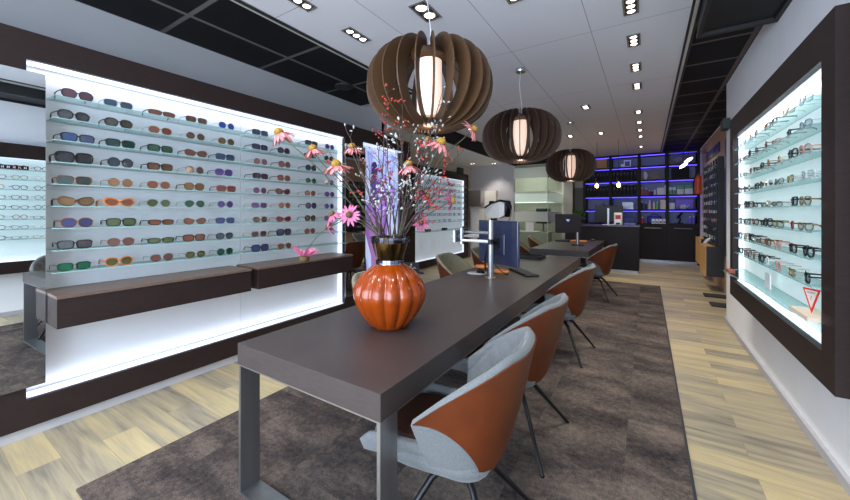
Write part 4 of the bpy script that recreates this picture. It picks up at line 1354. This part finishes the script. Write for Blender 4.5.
# wooden rings
for k, (px, py) in enumerate(((482, 268), (501, 273))):
    r_ = ray(px, py); p = Vector((0, 0, CAMH)) + r_ * ((TZ - CAMH) / r_.z)
    rg = MB()
    rows = []
    for i in range(32):
        a = 2 * PI * i / 32
        rows.append([p + Vector(((.072 + .016 * math.cos(b)) * math.cos(a), (.052 + .016 * math.cos(b)) * math.sin(a), .016 + .016 * math.sin(b))) for b in [2 * PI * j / 8 for j in range(8)]])
    rows.append(rows[0])
    rg.grid(rows, closed=True)
    tag(rg.build('wooden_ring', ORANGEWOOD, smooth=True), ('left orange wooden ring at the foot of the monitor arm', 'right orange wooden ring between the monitor arm and keyboard')[k], 'ring', 'wooden rings by the monitor arm')
# flat tray at the far end
tr = thing('tray', 'flat black leather tray on the far end of the front table', 'tray', (-1.45, 4.92, TZ))
B('base', BLACK, -1.68, -1.20, 4.76, 5.06, TZ, TZ + .012, tr)
e = MB()
for a in ((-1.68, -1.20, 4.76, 4.775), (-1.68, -1.20, 5.045, 5.06), (-1.68, -1.665, 4.775, 5.045), (-1.215, -1.20, 4.775, 5.045)):
    e.box(*a, TZ + .012, TZ + .04)
e.build('rim', BLACK, tr)
# small black card stand beyond the vase
cd = thing('card_stand', 'small black card stand on a slim pole beyond the vase, with white and green print', 'card stand', (-2.06, 2.98, .755), None, R(38))
MB().tube([(0, 0, -.005), (0, 0, -.73)], .012, 8).build('pole', BLACKMETAL, cd, world=False)
MB().lathe([(.12, -.743), (.12, -.73)], 20).build('floor_plate', BLACKMETAL, cd, world=False)
MB().box(-.085, .085, -.004, .004, 0, .115).build('card', mat('black_card', (22, 20, 26), .4), cd, world=False)
MB().box(-.085, .13, -.05, .05, -.0, .006).build('foot', BLACK, cd, world=False)
text_mesh('A', .03, Matrix.Translation((.0, -.0048, .092)) @ Matrix.Rotation(PI / 2, 4, 'X'), 'letter_mark', mat('print_white', (226, 222, 226), .5), cd, .0005)
sq = MB().tube([(-.05, -.006, .046), (-.03, -.006, .058), (-.015, -.006, .044), (.0, -.006, .058), (.015, -.006, .046), (.03, -.006, .060), (.05, -.006, .05)], .0035, 6)
sq.build('script_mark', mat('print_pink', (220, 170, 196), .5), cd, world=False)
MB().ball((-.005, -.006, .07), .009, 8, 5, (1.3, .2, .6)).build('leaf_mark', mat('print_green', (120, 170, 60), .5), cd, world=False)
MB().ball((-.02, -.006, .032), .007, 8, 5, (1.1, .2, .6)).build('dot_mark', mat('print_yellow', (206, 186, 60), .5), cd, world=False)

# ---- second table
mo2 = thing('monitor', 'small dark monitor with a pale blue badge, facing away on the second table', 'monitor', (-1.30, 7.25, TZ), None, R(12))
MB().box(-.235, .235, -.015, .02, .23, .60, bev=.006).build('housing', mat('brown_black_plastic', (40, 31, 30), .5, spec=.2), mo2, world=False)
MB().box(-.225, .225, .02, .022, .245, .585).build('screen', MATS['screen_black'], mo2, world=False)
MB().tube([(.17, .0, .01), (.17, .0, .25)], .03, 10).build('neck', STEEL, mo2, world=False, smooth=True, angle=40)
MB().box(.06, .28, -.12, .08, 0, .012, bev=.004).build('foot', BLACK, mo2, world=False)
bd = MB().prism([(-.035, .50), (.03, .50), (.03, .48), (.0, .45), (-.035, .48)], lambda p: Vector((p[0], -.0165, p[1])), lambda p: Vector((p[0], -.0150, p[1])))
bd.build('badge', mat('badge_blue', (150, 180, 220), .4, emit=(150, 180, 230), estr=.3), mo2, world=False)
def ontable(px, py, z=TZ):
    r_ = ray(px, py)
    return Vector((0, 0, CAMH)) + r_ * ((z - CAMH) / r_.z)
p = ontable(579, 241.8)
tag(MB().box(p.x - .16, p.x + .16, p.y - .1, p.y + .1, TZ, TZ + .03, bev=.012).build('wooden_tray', ORANGEWOOD), 'orange wooden tray on the second table', 'tray')
p = ontable(563, 241.5)
tag(MB().box(p.x - .15, p.x + .12, p.y - .08, p.y + .08, TZ, TZ + .03, bev=.01).build('pen_tray', BLACK), 'flat black tray beside the orange one on the second table', 'tray')
p = ontable(593, 241)
tag(MB().ball((p.x, p.y, TZ + .022), .05, 10, 6, (1, 1.3, .44)).build('computer_mouse', DARKGREY, smooth=True), 'grey computer mouse at the far corner of the second table', 'mouse')

# ================================================================== BACK OF THE SHOP
# counter
ct = thing('counter', 'dark wood service counter at the back with a bluish top edge', 'counter', (-.9, 9.5, 0))
B('body', mat('counter_dark', (26, 20, 20), .5, spec=.2, vary=.15, scale=10, stretch=(1, 1, 8)), -1.72, -.155, 9.2, 9.85, .06, 1.05, ct)
B('plinth', mat('plinth_steel', (160, 160, 166), .3, metal=.6), -1.70, -.17, 9.22, 9.83, 0, .06, ct)
B('countertop', mat('counter_top', (60, 48, 50), .35), -1.74, -.14, 9.18, 9.87, 1.05, 1.085, ct)
# things on the counter
p = Vector((-.78, 9.5, 1.085))
mo3 = thing('monitor', 'black monitor on the counter with its silver stand towards the viewer', 'monitor', p)
MB().box(-.30, .30, 0, .03, .06, .46, bev=.006).build('housing', BLACK, mo3, world=False)
MB().box(-.03, .01, -.035, 0, .01, .40).build('stand', STEEL, mo3, world=False)
MB().box(-.14, .12, -.09, .06, 0, .012).build('foot', STEEL, mo3, world=False)
MB().box(-.29, .29, .03, .032, .07, .45).build('screen', MATS['screen_black'], mo3, world=False)
dn = thing('collection_box', 'white box with a red panel standing on the counter', 'box', (-.57, 9.32, 1.085))
MB().box(-.085, .085, -.06, .06, 0, .29, bev=.02).build('body', WHITEP, dn, world=False)
MB().box(-.055, .055, -.066, -.06, .14, .235).build('red_panel', mat('red_card', (206, 54, 40), .5), dn, world=False)
for sx in (-1, 1):
    for sz in (0, 1):
        MB().box(sx * .028 - .018, sx * .028 + .018, -.068, -.066, .15 + .042 * sz, .178 + .042 * sz).build('red_square', mat('dark_red_card', (156, 30, 28), .5), dn, world=False)
MB().box(-.045, .045, -.0665, -.06, .015, .06).build('slot', BLACK, dn, world=False)
sc_ = MB().box(-.47, -.21, 9.36, 9.58, 1.085, 1.13, bev=.012)  # low device in plain blue plastic
tag(sc_.build('card_terminal', mat('blue_plastic', (60, 62, 150), .35)), 'low blue device lying on the right end of the counter', 'device')
# plant
pt = thing('potted_plant', 'bushy green potted plant on the left end of the counter', 'plant', (-1.48, 9.5, 1.085))
MB().lathe([(.10, 0), (.13, .12), (.12, .12), (.10, .1)], 20).build('pot', DARKGREY, pt, smooth=True, world=False, angle=40)
lf = MB(); rr = random.Random(5)
for i in range(90):
    a = rr.uniform(0, 2 * PI); el = rr.uniform(.15, 1.45)
    d = Vector((math.cos(a) * math.cos(el), math.sin(a) * math.cos(el), math.sin(el)))
    L = rr.uniform(.16, .36)
    s = d.cross(Vector((0, 0, 1))).normalized() * L * .11
    b0 = Vector((0, 0, .10)) + d * .03
    mid = b0 + d * L * .55 + Vector((0, 0, .02)); tp = b0 + d * L - Vector((0, 0, .04))
    lf.add([b0, mid - s, tp, mid + s, mid + Vector((0, 0, .006))], [(0, 1, 4), (1, 2, 4), (2, 3, 4), (3, 0, 4)])
lf.build('leaves', mat('plant_green', (64, 104, 44), .6, vary=.3, scale=20), pt, world=False)

# shelf wall
XS = [-1.60, -.90, -.19, .46, 1.14]
ZS = [1.05, 1.446, 1.84, 2.27, 2.66, 3.0]
Y0, Y1 = 11.5, 12.0
sw = thing('shelf_wall', 'dark shelf wall with blue lit compartments across the back', 'shelf unit', (-.2, 11.75, 0))
SHW = mat('shelf_dark', (26, 20, 24), .5, spec=.2)
f = MB()
for x in XS: f.box(x - .035, x + .035, Y0, Y1, 0 if x == XS[0] or x == XS[-1] else 1.0, CZ)
f.build('uprights', SHW, sw)
for z in ZS:
    for i in range(4):
        B('shelf_board', SHW, XS[i] + .035, XS[i + 1] - .035, Y0 + .01, Y1, z - .03, z + .02, sw)
B('back_panel', mat('shelf_back', (134, 142, 168), .5), XS[0], XS[-1], Y1 - .04, Y1 - .02, 1.0, CZ, sw)
for j, z in enumerate(ZS[1:]):
    for i in range(4):
        B('blue_light_strip', LEDBLUE, XS[i] + .04, XS[i + 1] - .04, Y0 + .02, Y0 + .05, z - .042, z - .03, sw)
for i in range(4):
    d = B('cabinet_door', mat('cabinet_dark', (30, 23, 24), .5, spec=.2, vary=.12, scale=10, stretch=(1, 1, 6)), XS[i] + .01, XS[i + 1] - .01, Y0 - .02, Y0, .08, 1.015, sw)
    cx = (XS[i] + XS[i + 1]) / 2
    MB().tube([(cx - .20, Y0 - .05, .95), (cx + .20, Y0 - .05, .95)], .014, 8).box(cx - .19, cx - .17, Y0 - .05, Y0 - .02, .943, .957).box(cx + .17, cx + .19, Y0 - .05, Y0 - .02, .943, .957).build('handle', STEEL, d)
B('carcass', SHW, XS[0] + .035, XS[-1] - .035, Y0, Y1 - .01, .08, 1.02, sw)
B('plinth', MATS['plinth_steel'], XS[0], XS[-1], Y0 + .02, Y1, 0, .08, sw)
# contents
BIND = mat('black_binder', (12, 12, 15), .5, spec=.15)
def item(name, m, col, row, x, w, d, h, label, cat, group=None, bev=.0, y=None, parent=None):
    z = ZS[row] + .02
    yy = Y0 + .08 if y is None else y
    xa = XS[col] + .04 + x
    o = MB().box(xa, xa + w, yy, yy + d, z, z + h, bev=bev).build(name, m)
    return tag(o, label, cat, group)
rown = {0: 'lowest', 1: 'second lowest', 2: 'middle', 3: 'upper', 4: 'top'}
coln = ['first', 'second', 'third', 'fourth']
for col in (0, 1):
    for row in (2, 3):
        for k in range(7):
            t = thing('binder', '%s black binder from left in the %s row, %s column, back shelf wall' % (ordn(k), rown[row], coln[col]), 'binder', (XS[col] + .045 + k * .088 + .04, Y0 + .08, ZS[row] + .02), 'black binders on the back shelves')
            h = .31 - .01 * (k % 3)
            MB().box(-.04, .04, 0, .26, 0, h).build('cover', BIND, t, world=False)
            MB().box(-.02, .02, -.002, 0, h * .55, h * .8).build('spine_label', mat('label_grey', (46, 46, 52), .5), t, world=False)
def bottle(col, row, x, r, h, m, mc, label, group):
    z = ZS[row] + .02
    t = thing('bottle', label, 'bottle', (XS[col] + .04 + x, Y0 + .12, z), group)
    MB().lathe([(r, 0), (r, h * .68), (r * .5, h * .8), (r * .42, h * .84)], 14).build('body', m, t, smooth=True, world=False, angle=35)
    MB().lathe([(r * .5, h * .84), (r * .5, h)], 12).build('cap', mc, t, smooth=True, world=False, angle=35)
RB = mat('orange_bottle', (206, 88, 50), .4); CB = mat('cream_bottle', (226, 208, 176), .4); GB = mat('green_pack', (40, 150, 100), .4); WB = mat('white_pack', (224, 226, 230), .45); DB = mat('dark_bottle', (50, 44, 60), .4); GRB = mat('lime_bottle', (120, 196, 90), .4); RDB = mat('red_bottle', (180, 40, 50), .4)
for k, (x, r, h, m, nm) in enumerate(((.03, .030, .22, RB, 'orange'), (.13, .030, .20, RB, 'orange'), (.21, .024, .14, RDB, 'red'), (.265, .022, .13, DB, 'dark'), (.33, .028, .17, WB, 'white'))):
    bottle(2, 2, x, r, h, m, WHITEP, '%s bottle, %s from left in the middle row, third column' % (nm, ordn(k)), 'bottles on the back shelves')
for k, (x, r, h, m, nm) in enumerate(((.03, .03, .22, DB, 'dark'), (.12, .026, .19, DB, 'dark'), (.21, .034, .25, CB, 'cream'), (.31, .028, .21, CB, 'cream'), (.385, .028, .21, GRB, 'lime'))):
    bottle(2, 1, x, r, h, m, WHITEP, '%s bottle, %s from left in the second lowest row, third column' % (nm, ordn(k)), 'bottles on the back shelves')
item('carton', WB, 2, 2, .38, .16, .12, .2, 'white carton at the right of the middle row, third column', 'box')
item('carton', WB, 2, 2, .55, .05, .12, .26, 'tall white carton at the right end, middle row, third column', 'box')
item('carton', CB, 2, 1, .46, .13, .12, .26, 'cream carton in the second lowest row, third column', 'box')
item('carton', WB, 3, 1, .01, .12, .12, .17, 'small white carton at the left of the second lowest row, fourth column', 'box')
for k in range(5):
    w = (.06, .07, .15, .17, .06)[k]; x = (.0, .08, .17, .34, .54)[k]
    t = thing('packet', '%s green and white packet from left, middle row, last column' % ordn(k), 'packet', (XS[3] + .045 + x, Y0 + .08, ZS[2] + .02), 'green packets on the back shelves')
    h = (.2, .2, .24, .25, .17)[k]
    MB().box(0, w, 0, .1, 0, h * .6).build('body', WB if k in (2, 3) else GB, t, world=False)
    MB().box(0, w, 0, .1, h * .6, h).build('flap', GB if k in (2, 3) else WB, t, world=False)
item('suitcase', mat('violet_case', (146, 120, 196), .5), 3, 1, .14, .42, .14, .27, 'pale violet case at the back of the second lowest row, last column', 'case', bev=.02, y=Y0 + .22)
mk = thing('kettle', 'round white pot standing before the pale violet case', 'pot', (XS[3] + .36, Y0 + .14, ZS[1] + .02))
MB().lathe(smoothprof([(.06, 0), (.085, .05), (.07, .11), (.03, .13)], 3), 18).build('body', WHITEP, mk, smooth=True, world=False)
MB().tube([(.07, 0, .04), (.11, 0, .09), (.13, 0, .11)], [.016, .012, .01], 8).build('spout', WHITEP, mk, smooth=True, world=False)
bg = thing('shoulder_bag', 'dark blue bag in the lowest row, third column of the back shelves', 'bag', (XS[2] + .36, Y0 + .2, ZS[0] + .02))
MB().box(-.17, .17, -.07, .07, 0, .2, bev=.04).build('body', mat('blue_cloth', (38, 46, 130), .7), bg, world=False)
MB().tube(bez((-.11, 0, .19), (0, 0, .34), (.11, 0, .19), 8), .012, 6).build('handle', MATS['blue_cloth'], bg, smooth=True, world=False)
for k in range(4):
    t = thing('small_carton', '%s of the four small cartons in the lowest row, third column' % ordn(k), 'box', (XS[2] + .30 + k * .085, Y0 + .06, ZS[0] + .02), 'small cartons on the back shelves')
    MB().box(0, .07, 0, .06, 0, .13).build('body', WB, t, world=False)
    MB().box(.008, .062, -.002, 0, .02, .07).build('label_patch', mat('carton_blue', (80, 140, 190), .5) if k != 2 else RDB, t, world=False)
bottle(2, 0, .04, .036, .18, RDB, WHITEP, 'red and white bottle at the left of the lowest row, third column', 'bottles on the back shelves')
ms = thing('microscope', 'black microscope in the lowest row, last column of the back shelves', 'microscope', (XS[3] + .27, Y0 + .18, ZS[0] + .02))
MB().box(-.09, .09, -.08, .10, 0, .03, bev=.008).build('base', BLACK, ms, world=False)
MB().tube([(.0, .07, .02), (.03, .07, .12), (.0, .02, .24)], [.022, .02, .016], 8).build('arm', BLACK, ms, smooth=True, world=False)
MB().tube([(-.05, -.03, .15), (.06, .03, .29)], [.022, .028], 10).build('tube', BLACK, ms, smooth=True, world=False)
MB().box(-.05, .05, -.05, .05, .07, .085).build('stage', DARKGREY, ms, world=False)
for k in range(2):
    bottle(3, 0, .46 + .08 * k, .034, .2 + .02 * k, mat('violet_bottle', (120, 110, 190), .4), WHITEP, '%s violet bottle right of the microscope' % ('left', 'right')[k], 'bottles on the back shelves')
item('wooden_box', mat('yellow_wood', (170, 124, 56), .5), 0, 4, .2, .36, .2, .27, 'yellow wooden box in the top row, first column', 'box')
pf = thing('framed_picture', 'small white picture frame in the top row, second column', 'picture', (XS[1] + .42, Y0 + .12, ZS[4] + .02))
MB().box(-.09, .09, 0, .015, 0, .2).build('frame', WHITEP, pf, world=False)
MB().box(-.06, .06, -.003, 0, .03, .17).build('image', mat('blue_print', (70, 76, 150), .5), pf, world=False)
item('small_cube', WB, 1, 4, .22, .09, .08, .09, 'small white block in the top row, second column', 'block')
ph = thing('photo_print', 'dark photo panel with a pale figure shape in the upper row, third column', 'picture', (XS[2] + .32, Y0 + .1, ZS[3] + .02))
MB().box(-.27, .27, 0, .02, 0, .32).build('board', mat('photo_dark', (54, 48, 56), .4), ph, world=False)
MB().prism(blob(-.17, .12, .05, .11, seed=3), lambda p: Vector((p[0], -.003, p[1])), lambda p: Vector((p[0], 0, p[1]))).build('pale_shape', mat('photo_pale', (196, 186, 190), .5), ph, world=False)
MB().prism(blob(.05, .09, .1, .08, seed=4), lambda p: Vector((p[0], -.003, p[1])), lambda p: Vector((p[0], 0, p[1]))).build('brown_shape', mat('photo_brown', (120, 84, 76), .5), ph, world=False)
ph = thing('photo_print', 'dark photo panel filling the top row, last column', 'picture', (XS[3] + .34, Y0 + .1, ZS[4] + .02))
MB().box(-.28, .28, 0, .02, 0, .28).build('board', mat('photo_grey', (70, 66, 78), .4), ph, world=False)
MB().prism(blob(-.1, .12, .1, .06, seed=6), lambda p: Vector((p[0], -.003, p[1])), lambda p: Vector((p[0], 0, p[1]))).build('pale_shape', mat('photo_mid', (120, 112, 122), .5), ph, world=False)
item('storage_box', BIND, 3, 3, .06, .38, .25, .29, 'large black storage box in the upper row, last column', 'box')
item('tablet', mat('glassy_blue', (110, 130, 170), .15), 1, 1, .25, .28, .02, .2, 'pale blue framed picture in the second lowest row, second column', 'picture')
item('basket', mat('blue_box', (62, 74, 130), .5), 1, 0, .30, .26, .2, .16, 'blue box in the lowest row, second column', 'box')
item('basket', mat('grey_box', (110, 108, 120), .5), 0, 1, .25, .2, .2, .18, 'grey box in the second lowest row, first column', 'box')

# rail light with two lamps
rl = thing('rail_light', 'thin black wire rails with two bright lamps before the back shelves', 'light rail', (.7, 10.2, 2.7))
for k in range(3):
    MB().tube([(-.15 if k == 0 else .35, 10.1 - .12 * k, 2.80 - .05 * k), (1.15, 10.1 - .12 * k, 2.80 - .05 * k)], .006, 6).build('rail', BLACK, rl)
for k in range(2):
    p = at_y(*((683.5, 165.5), (688.5, 160))[k], 9.85)
    M = Matrix.Rotation(R(-35), 3, 'Y')
    lp = MB().ball(p, .075, 12, 8, (1.25, .5, .42), M)
    lp.build('lamp_head', mat('lamp_glow', (255, 240, 220), .5, emit=(255, 236, 216), estr=7), rl, smooth=True)
    MB().tube([p + Vector((.0, .0, .03)), (p.x, 9.86, 2.80 - .05 * (1 - k))], .006, 6).build('bracket', BLACK, rl)

# right far wall: oak panel with plaque, racks, cabinets
structure(B('wall_panel_oak', OAKPANEL, 1.13, 1.16, 6.3, 10.75, 0, 2.95))
pq = B('wall_plaque', mat('plaque_black', (22, 20, 22), .4), 1.112, 1.13, 8.3, 10.0, 2.50, 2.68)
pq.location.z = 2.50
tag(pq, 'long black name plaque high on the oak wall panel', 'sign')
q = MB()
for k in range(9):
    q.box(1.110, 1.112, 8.5 + k * .15, 8.58 + k * .15, 2.57, 2.61)
q.build('lettering', mat('plaque_letter', (58, 56, 58), .5), pq)
def rack(label, y0, y1):
    t = thing('eyewear_rack', label, 'eyewear rack', (1.07, (y0 + y1) / 2, .85), 'black eyewear racks on the oak wall')
    B('back_board', mat('rack_black', (20, 19, 22), .4), .98, 1.13, y0, y1, .80, 2.30, t)
    for c_ in range(3):
        ya = y0 + (y1 - y0) * (c_ + .5) / 3
        B('rod', BLACKMETAL, .96, .98, ya - .02, ya + .02, .85, 2.28, t)
    return t
for n_, (y0, y1) in enumerate(((7.4, 8.2), (8.32, 9.08))):
    rack(('nearer', 'farther')[n_] + ' black rack of glasses on the oak wall at the right', y0, y1)
    for c_ in range(3):
        ya = y0 + (y1 - y0) * (c_ + .5) / 3
        for k in range(9):
            rr = random.Random(7000 + n_ * 100 + c_ * 10 + k)
            tiny((.948, ya, .92 + .15 * k), -PI / 2 + rr.uniform(-.3, .3), rr, '%%s glasses hung on the %s black rack, %s column, %s from bottom' % (('nearer', 'farther')[n_], ordn(c_), ordn(k)), 'glasses on the black racks', 1.1, EYE[rr.choice((3, 3, 6, 3, 7))])
# upright dark steel panel between the rack and the right case
structure(B('wall_panel_steel', mat('panel_steel', (70, 74, 84), .3, metal=.5), .96, 1.13, 6.6, 6.7, .75, 2.45))
def wallcab(label, y0, y1, x0, z0, z1):
    t = thing('wall_cabinet', label, 'cabinet', (1.0, (y0 + y1) / 2, z0), 'oak fronted cabinets on the right')
    B('body', mat('cabinet_black', (28, 26, 28), .45), x0 + .025, 1.13, y0, y1, z0, z1, t)
    B('front', OAK, x0, x0 + .025, y0, y1, z0, z1, t)
    B('top_board', OAK, x0, 1.13, y0, y1, z1, z1 + .012, t)
wallcab('nearer oak fronted black cabinet hung low on the oak wall', 7.9, 8.55, .86, .25, .78)
wallcab('farther oak fronted black cabinet hung low on the oak wall', 9.0, 9.7, .90, .32, .84)
hd = thing('white_hand_mirror', 'white curved stand lying on the nearer oak cabinet', 'stand', (.98, 8.25, .792))
MB().tube(bez((-.08, .0, .012), (0, 0, .18), (.1, -.05, .03), 10), .028, 8).build('curve', WHITEP, hd, smooth=True, world=False)
for k in range(2):
    tag(B('floor_mat', mat('dark_mat', (46, 40, 38), .8), .8, 1.1, 7.3 - .7 * k, 7.55 - .7 * k, 0, .02), '%s small dark foot plate on the floor below the oak wall' % ('farther', 'nearer')[k], 'foot plate', 'foot plates under the oak wall')
ex = thing('fire_extinguisher', 'orange red fire extinguisher hung on the white wall beside the back shelves', 'fire extinguisher', (1.09, 11.2, 1.85))
MB().lathe(smoothprof([(.06, 0), (.075, .03), (.075, .40), (.05, .46), (.025, .5)], 3), 16).build('cylinder', mat('extinguisher_red', (214, 80, 40), .35), ex, smooth=True, world=False)
MB().box(-.03, .03, -.05, .03, .5, .54).build('valve', BLACK, ex, world=False)
MB().tube(bez((-.03, -.03, .5), (-.12, -.06, .35), (-.09, -.02, .08), 8), .012, 6).build('hose', BLACK, ex, smooth=True, world=False)

# glass consulting room
gr = thing('glass_partition', 'glass walled room with frosted bands at the back left', 'glass partition', (-3.0, 10.05, 0))
CLEARG = glass('room_glass', (220, 228, 221), .12)
FROST = mat('frosted_film', (228, 232, 230), .7, alpha=.62)
GX0, GX1, GY0, GY1 = -3.29, -2.33, 10.05, 11.95
B('pane', CLEARG, GX0, GX1, GY0, GY0 + .012, .02, 2.73, gr)
B('pane', CLEARG, GX1 - .012, GX1, GY0 + .012, GY1, .02, 2.73, gr)
for k, (z0, z1, fx) in enumerate(((1.68, 1.98, 0), (1.12, 1.40, 0), (2.36, 2.66, 0))):
    B('frosted_band', FROST, GX0, GX1 + .002, GY0 - .003, GY0, z0, z1, gr)
    B('frosted_band', FROST, GX1, GX1 + .003, GY0, GY1, z0, z1, gr)
B('channel', STEEL, GX0, GX1, GY0 - .01, GY0 + .02, 0, .02, gr)
B('corner_post', mat('edge_glass', (170, 196, 186), .2), GX1 - .012, GX1 + .004, GY0 - .004, GY0 + .012, .02, 2.73, gr)
tag(B('white_paper', WHITEP, -2.95, -2.72, GY0 - .006, GY0 - .003, .84, 1.10), 'white sheet of paper stuck to the glass wall', 'paper')
ds = thing('desk', 'desk inside the glass room', 'desk', (-3.2, 11.2, 0))
B('desk_top', WHITEP, -4.0, -2.5, 10.9, 11.5, .74, .78, ds)
for x in (-3.95, -2.57):
    B('side_panel', WHITEP, x, x + .03, 10.92, 11.48, 0, .74, ds)
md = thing('monitor', 'grey monitor on the desk inside the glass room', 'monitor', (-2.72, 11.15, .78), None, R(20))
MB().box(-.22, .22, -.02, .02, .25, .72, bev=.006).build('housing', mat('mid_grey_plastic', (92, 96, 100), .4), md, world=False)
MB().tube([(0, 0, .0), (0, 0, .3)], .025, 8).build('neck', STEEL, md, world=False)
MB().box(-.12, .12, -.09, .09, 0, .012).build('foot', STEEL, md, world=False)
lb = B('light_box', mat('lit_niche', (250, 250, 245), .5, emit=(236, 244, 240), estr=1.5), -3.95, -2.35, 11.93, 11.995, 1.70, 2.0)
tag(lb, 'long glowing wall light inside the glass room', 'wall light')
area('room_light', (-3.2, 11.0, 2.95), 1.2, 1.2, 40, (.96, 1, .96), (0, 0, 0))
# corridor door beyond
d = structure(B('door_1', mat('door_brown', (92, 78, 68), .5), -2.05, -1.66, 11.95, 12.0, 0, 2.15))
structure(B('wall_stub', CREAMWALL, -2.2, -1.95, 11.6, 12.0, 0, CZ))

# instruments along the far left wall
tb = thing('instrument_table', 'white instrument table behind the big monitor', 'table', (-2.95, 7.0, 0))
MB().lathe([(.28, 0), (.28, .03), (.05, .05), (.05, .86)], 20, c=(-2.95, 7.0, 0)).build('column', WHITEP, tb, smooth=True, angle=40)
B('table_top', WHITEP, -3.3, -2.6, 6.75, 7.25, .86, .90, tb)
pz = at_y(497, 222, 7.0)
au = thing('eye_examination_instrument', 'white and black eye testing instrument visible above the big monitor', 'instrument', (pz.x, 7.0, .90))
MB().box(-.15, .2, -.14, .14, 0, .28, bev=.02).build('base', DARKGREY, au, world=False)
hd_ = MB()
rows = []
for i, (x, hw, z0, z1) in enumerate(((-.24, .07, .46, .56), (-.20, .10, .40, .60), (-.05, .13, .36, .66), (.10, .14, .37, .70), (.2, .12, .42, .68))):
    rows.append([Vector((x, -hw, z0)), Vector((x, hw, z0)), Vector((x, hw, z1)), Vector((x, -hw, z1))])
hd_.grid(rows, closed=True); hd_.add(rows[0], [(0, 1, 2, 3)]); hd_.add(rows[-1], [(3, 2, 1, 0)])
hd_.build('head', WHITEP, au, world=False)
bk_ = MB()
rows = [[Vector((x, y, z)) for y in (-.145, .145)] for x, z in ((-.22, .60), (-.05, .70), (.12, .745), (.24, .72), (.27, .6), (.22, .42))]
rows2 = [[p - Vector((0.0, 0, .035)) for p in r_] for r_ in rows]
bk_.grid(rows); bk_.grid([list(reversed(r_)) for r_ in rows2])
for s in (0, 1): bk_.grid([[a[s], b[s]] for a, b in zip(rows, rows2)])
bk_.build('black_cover', BLACK, au, world=False)
MB().box(-.12, -.02, -.05, .05, .28, .40).build('neck', BLACK, au, world=False)
MB().tube(bez((.26, -.1, .66), (.42, -.1, .45), (.24, -.1, .27), 10), .008, 6).build('cable', DARKGREY, au, smooth=True, world=False)
# white phoropter tower and screen on the wall
tw = thing('white_tower', 'tall white instrument cabinet against the far left wall', 'cabinet', (-4.1, 9.95, 0))
xa = at_y(484.5, 190, 9.9).x; xb = at_y(496, 190, 9.9).x
B('body', mat('offwhite', (226, 218, 206), .5), xa, xb, 9.9, 10.04, 0, 2.02, tw)
B('vent_slot', BLACK, xa + .15, xb - .06, 9.89, 9.9, 1.60, 1.72, tw)
x1a = at_y(467, 200, 9.75).x; x1b = at_y(480, 200, 9.75).x
scn = thing('wall_screen', 'square dark grey screen at the end of the far eyeglass display', 'screen', ((x1a + x1b) / 2, 9.8, 1.45))
B('panel', mat('screen_grey', (86, 78, 74), .4), x1a, x1b, 9.75, 9.80, 1.55, 2.05, scn)
B('bracket', STEEL, XL2, x1a + .2, 9.80, 9.84, 1.75, 1.85, scn)
cb = thing('white_cabinet', 'low white cabinet under the dark grey screen', 'cabinet', (-4.3, 9.85, 0))
B('body', MATS['offwhite'], at_y(470, 200, 9.78).x, at_y(484, 200, 9.78).x, 9.82, 10.0, 0, 1.5, cb)
B('door', WHITEP, at_y(471, 200, 9.78).x, at_y(477, 200, 9.78).x, 9.805, 9.82, .06, 1.46, cb)
st = thing('stool', 'brown seated stool in front of the low white cabinet', 'stool', (-3.85, 9.2, 0))
MB().lathe([(.20, .62), (.22, .65), (.21, .70), (.1, .72)], 20).build('seat', LEATHER, st, smooth=True, world=False)
MB().lathe([(.03, .05), (.03, .62)], 10).build('column', CHROME, st, smooth=True, world=False)
MB().lathe([(.24, 0), (.24, .03), (.05, .06)], 20).build('base', CHROME, st, smooth=True, world=False, angle=40)
sn = thing('desk_lamp', 'brown round object on a stand inside the glass room entrance', 'lamp', (-3.25, 9.6, 0))
MB().lathe([(.14, 0), (.14, .02), (.012, .03), (.012, .9)], 16).build('stand', BLACKMETAL, sn, smooth=True, world=False, angle=40)
MB().ball((0, 0, .95), .1, 14, 8, (1, 1, .8)).build('head', mat('brown_shade', (88, 56, 44), .5), sn, smooth=True, world=False)

# ================================================================== LIGHTS AND WORLD
CW = (.88, .94, 1.0)
# LED edges behind the frame lips: they wash down and up the panels
area('panel_wash', (XP + .04, 1.83, 2.318), .04, 2.6, 5.0, CW, (0, 0, 0), 150)
area('panel_wash', (XP + .035, 1.83, .252), .04, 2.6, 3.2, CW, (PI, 0, 0), 150)
area('panel_wash', (0.755, 3.43, 2.10), .05, 2.0, 4, CW, (0, 0, 0), 150)
w = bpy.data.worlds.new('world'); sc.world = w
w.use_nodes = True
w.node_tree.nodes['Background'].inputs[0].default_value = (.6, .66, .8, 1)
w.node_tree.nodes['Background'].inputs[1].default_value = .05
# added unseen fill standing in for daylight; the entrance wall is closed
area('entrance_fill', (-1.4, -2.5, 1.55), 4.2, 2.7, 400, (.68, .81, 1.0), (R(90), 0, 0))

sc.view_settings.view_transform = 'Standard'
sc.view_settings.look = 'None'
sc.view_settings.exposure = 0.0
sc.view_settings.gamma = 1.0
sc.view_settings.use_curve_mapping = False
try:
    sc.cycles.max_bounces = 8
    sc.cycles.transparent_max_bounces = 24
    sc.cycles.sample_clamp_indirect = 6
    sc.cycles.caustics_reflective = False
    sc.cycles.caustics_refractive = False
    sc.cycles.use_denoising = True
except Exception:
    pass
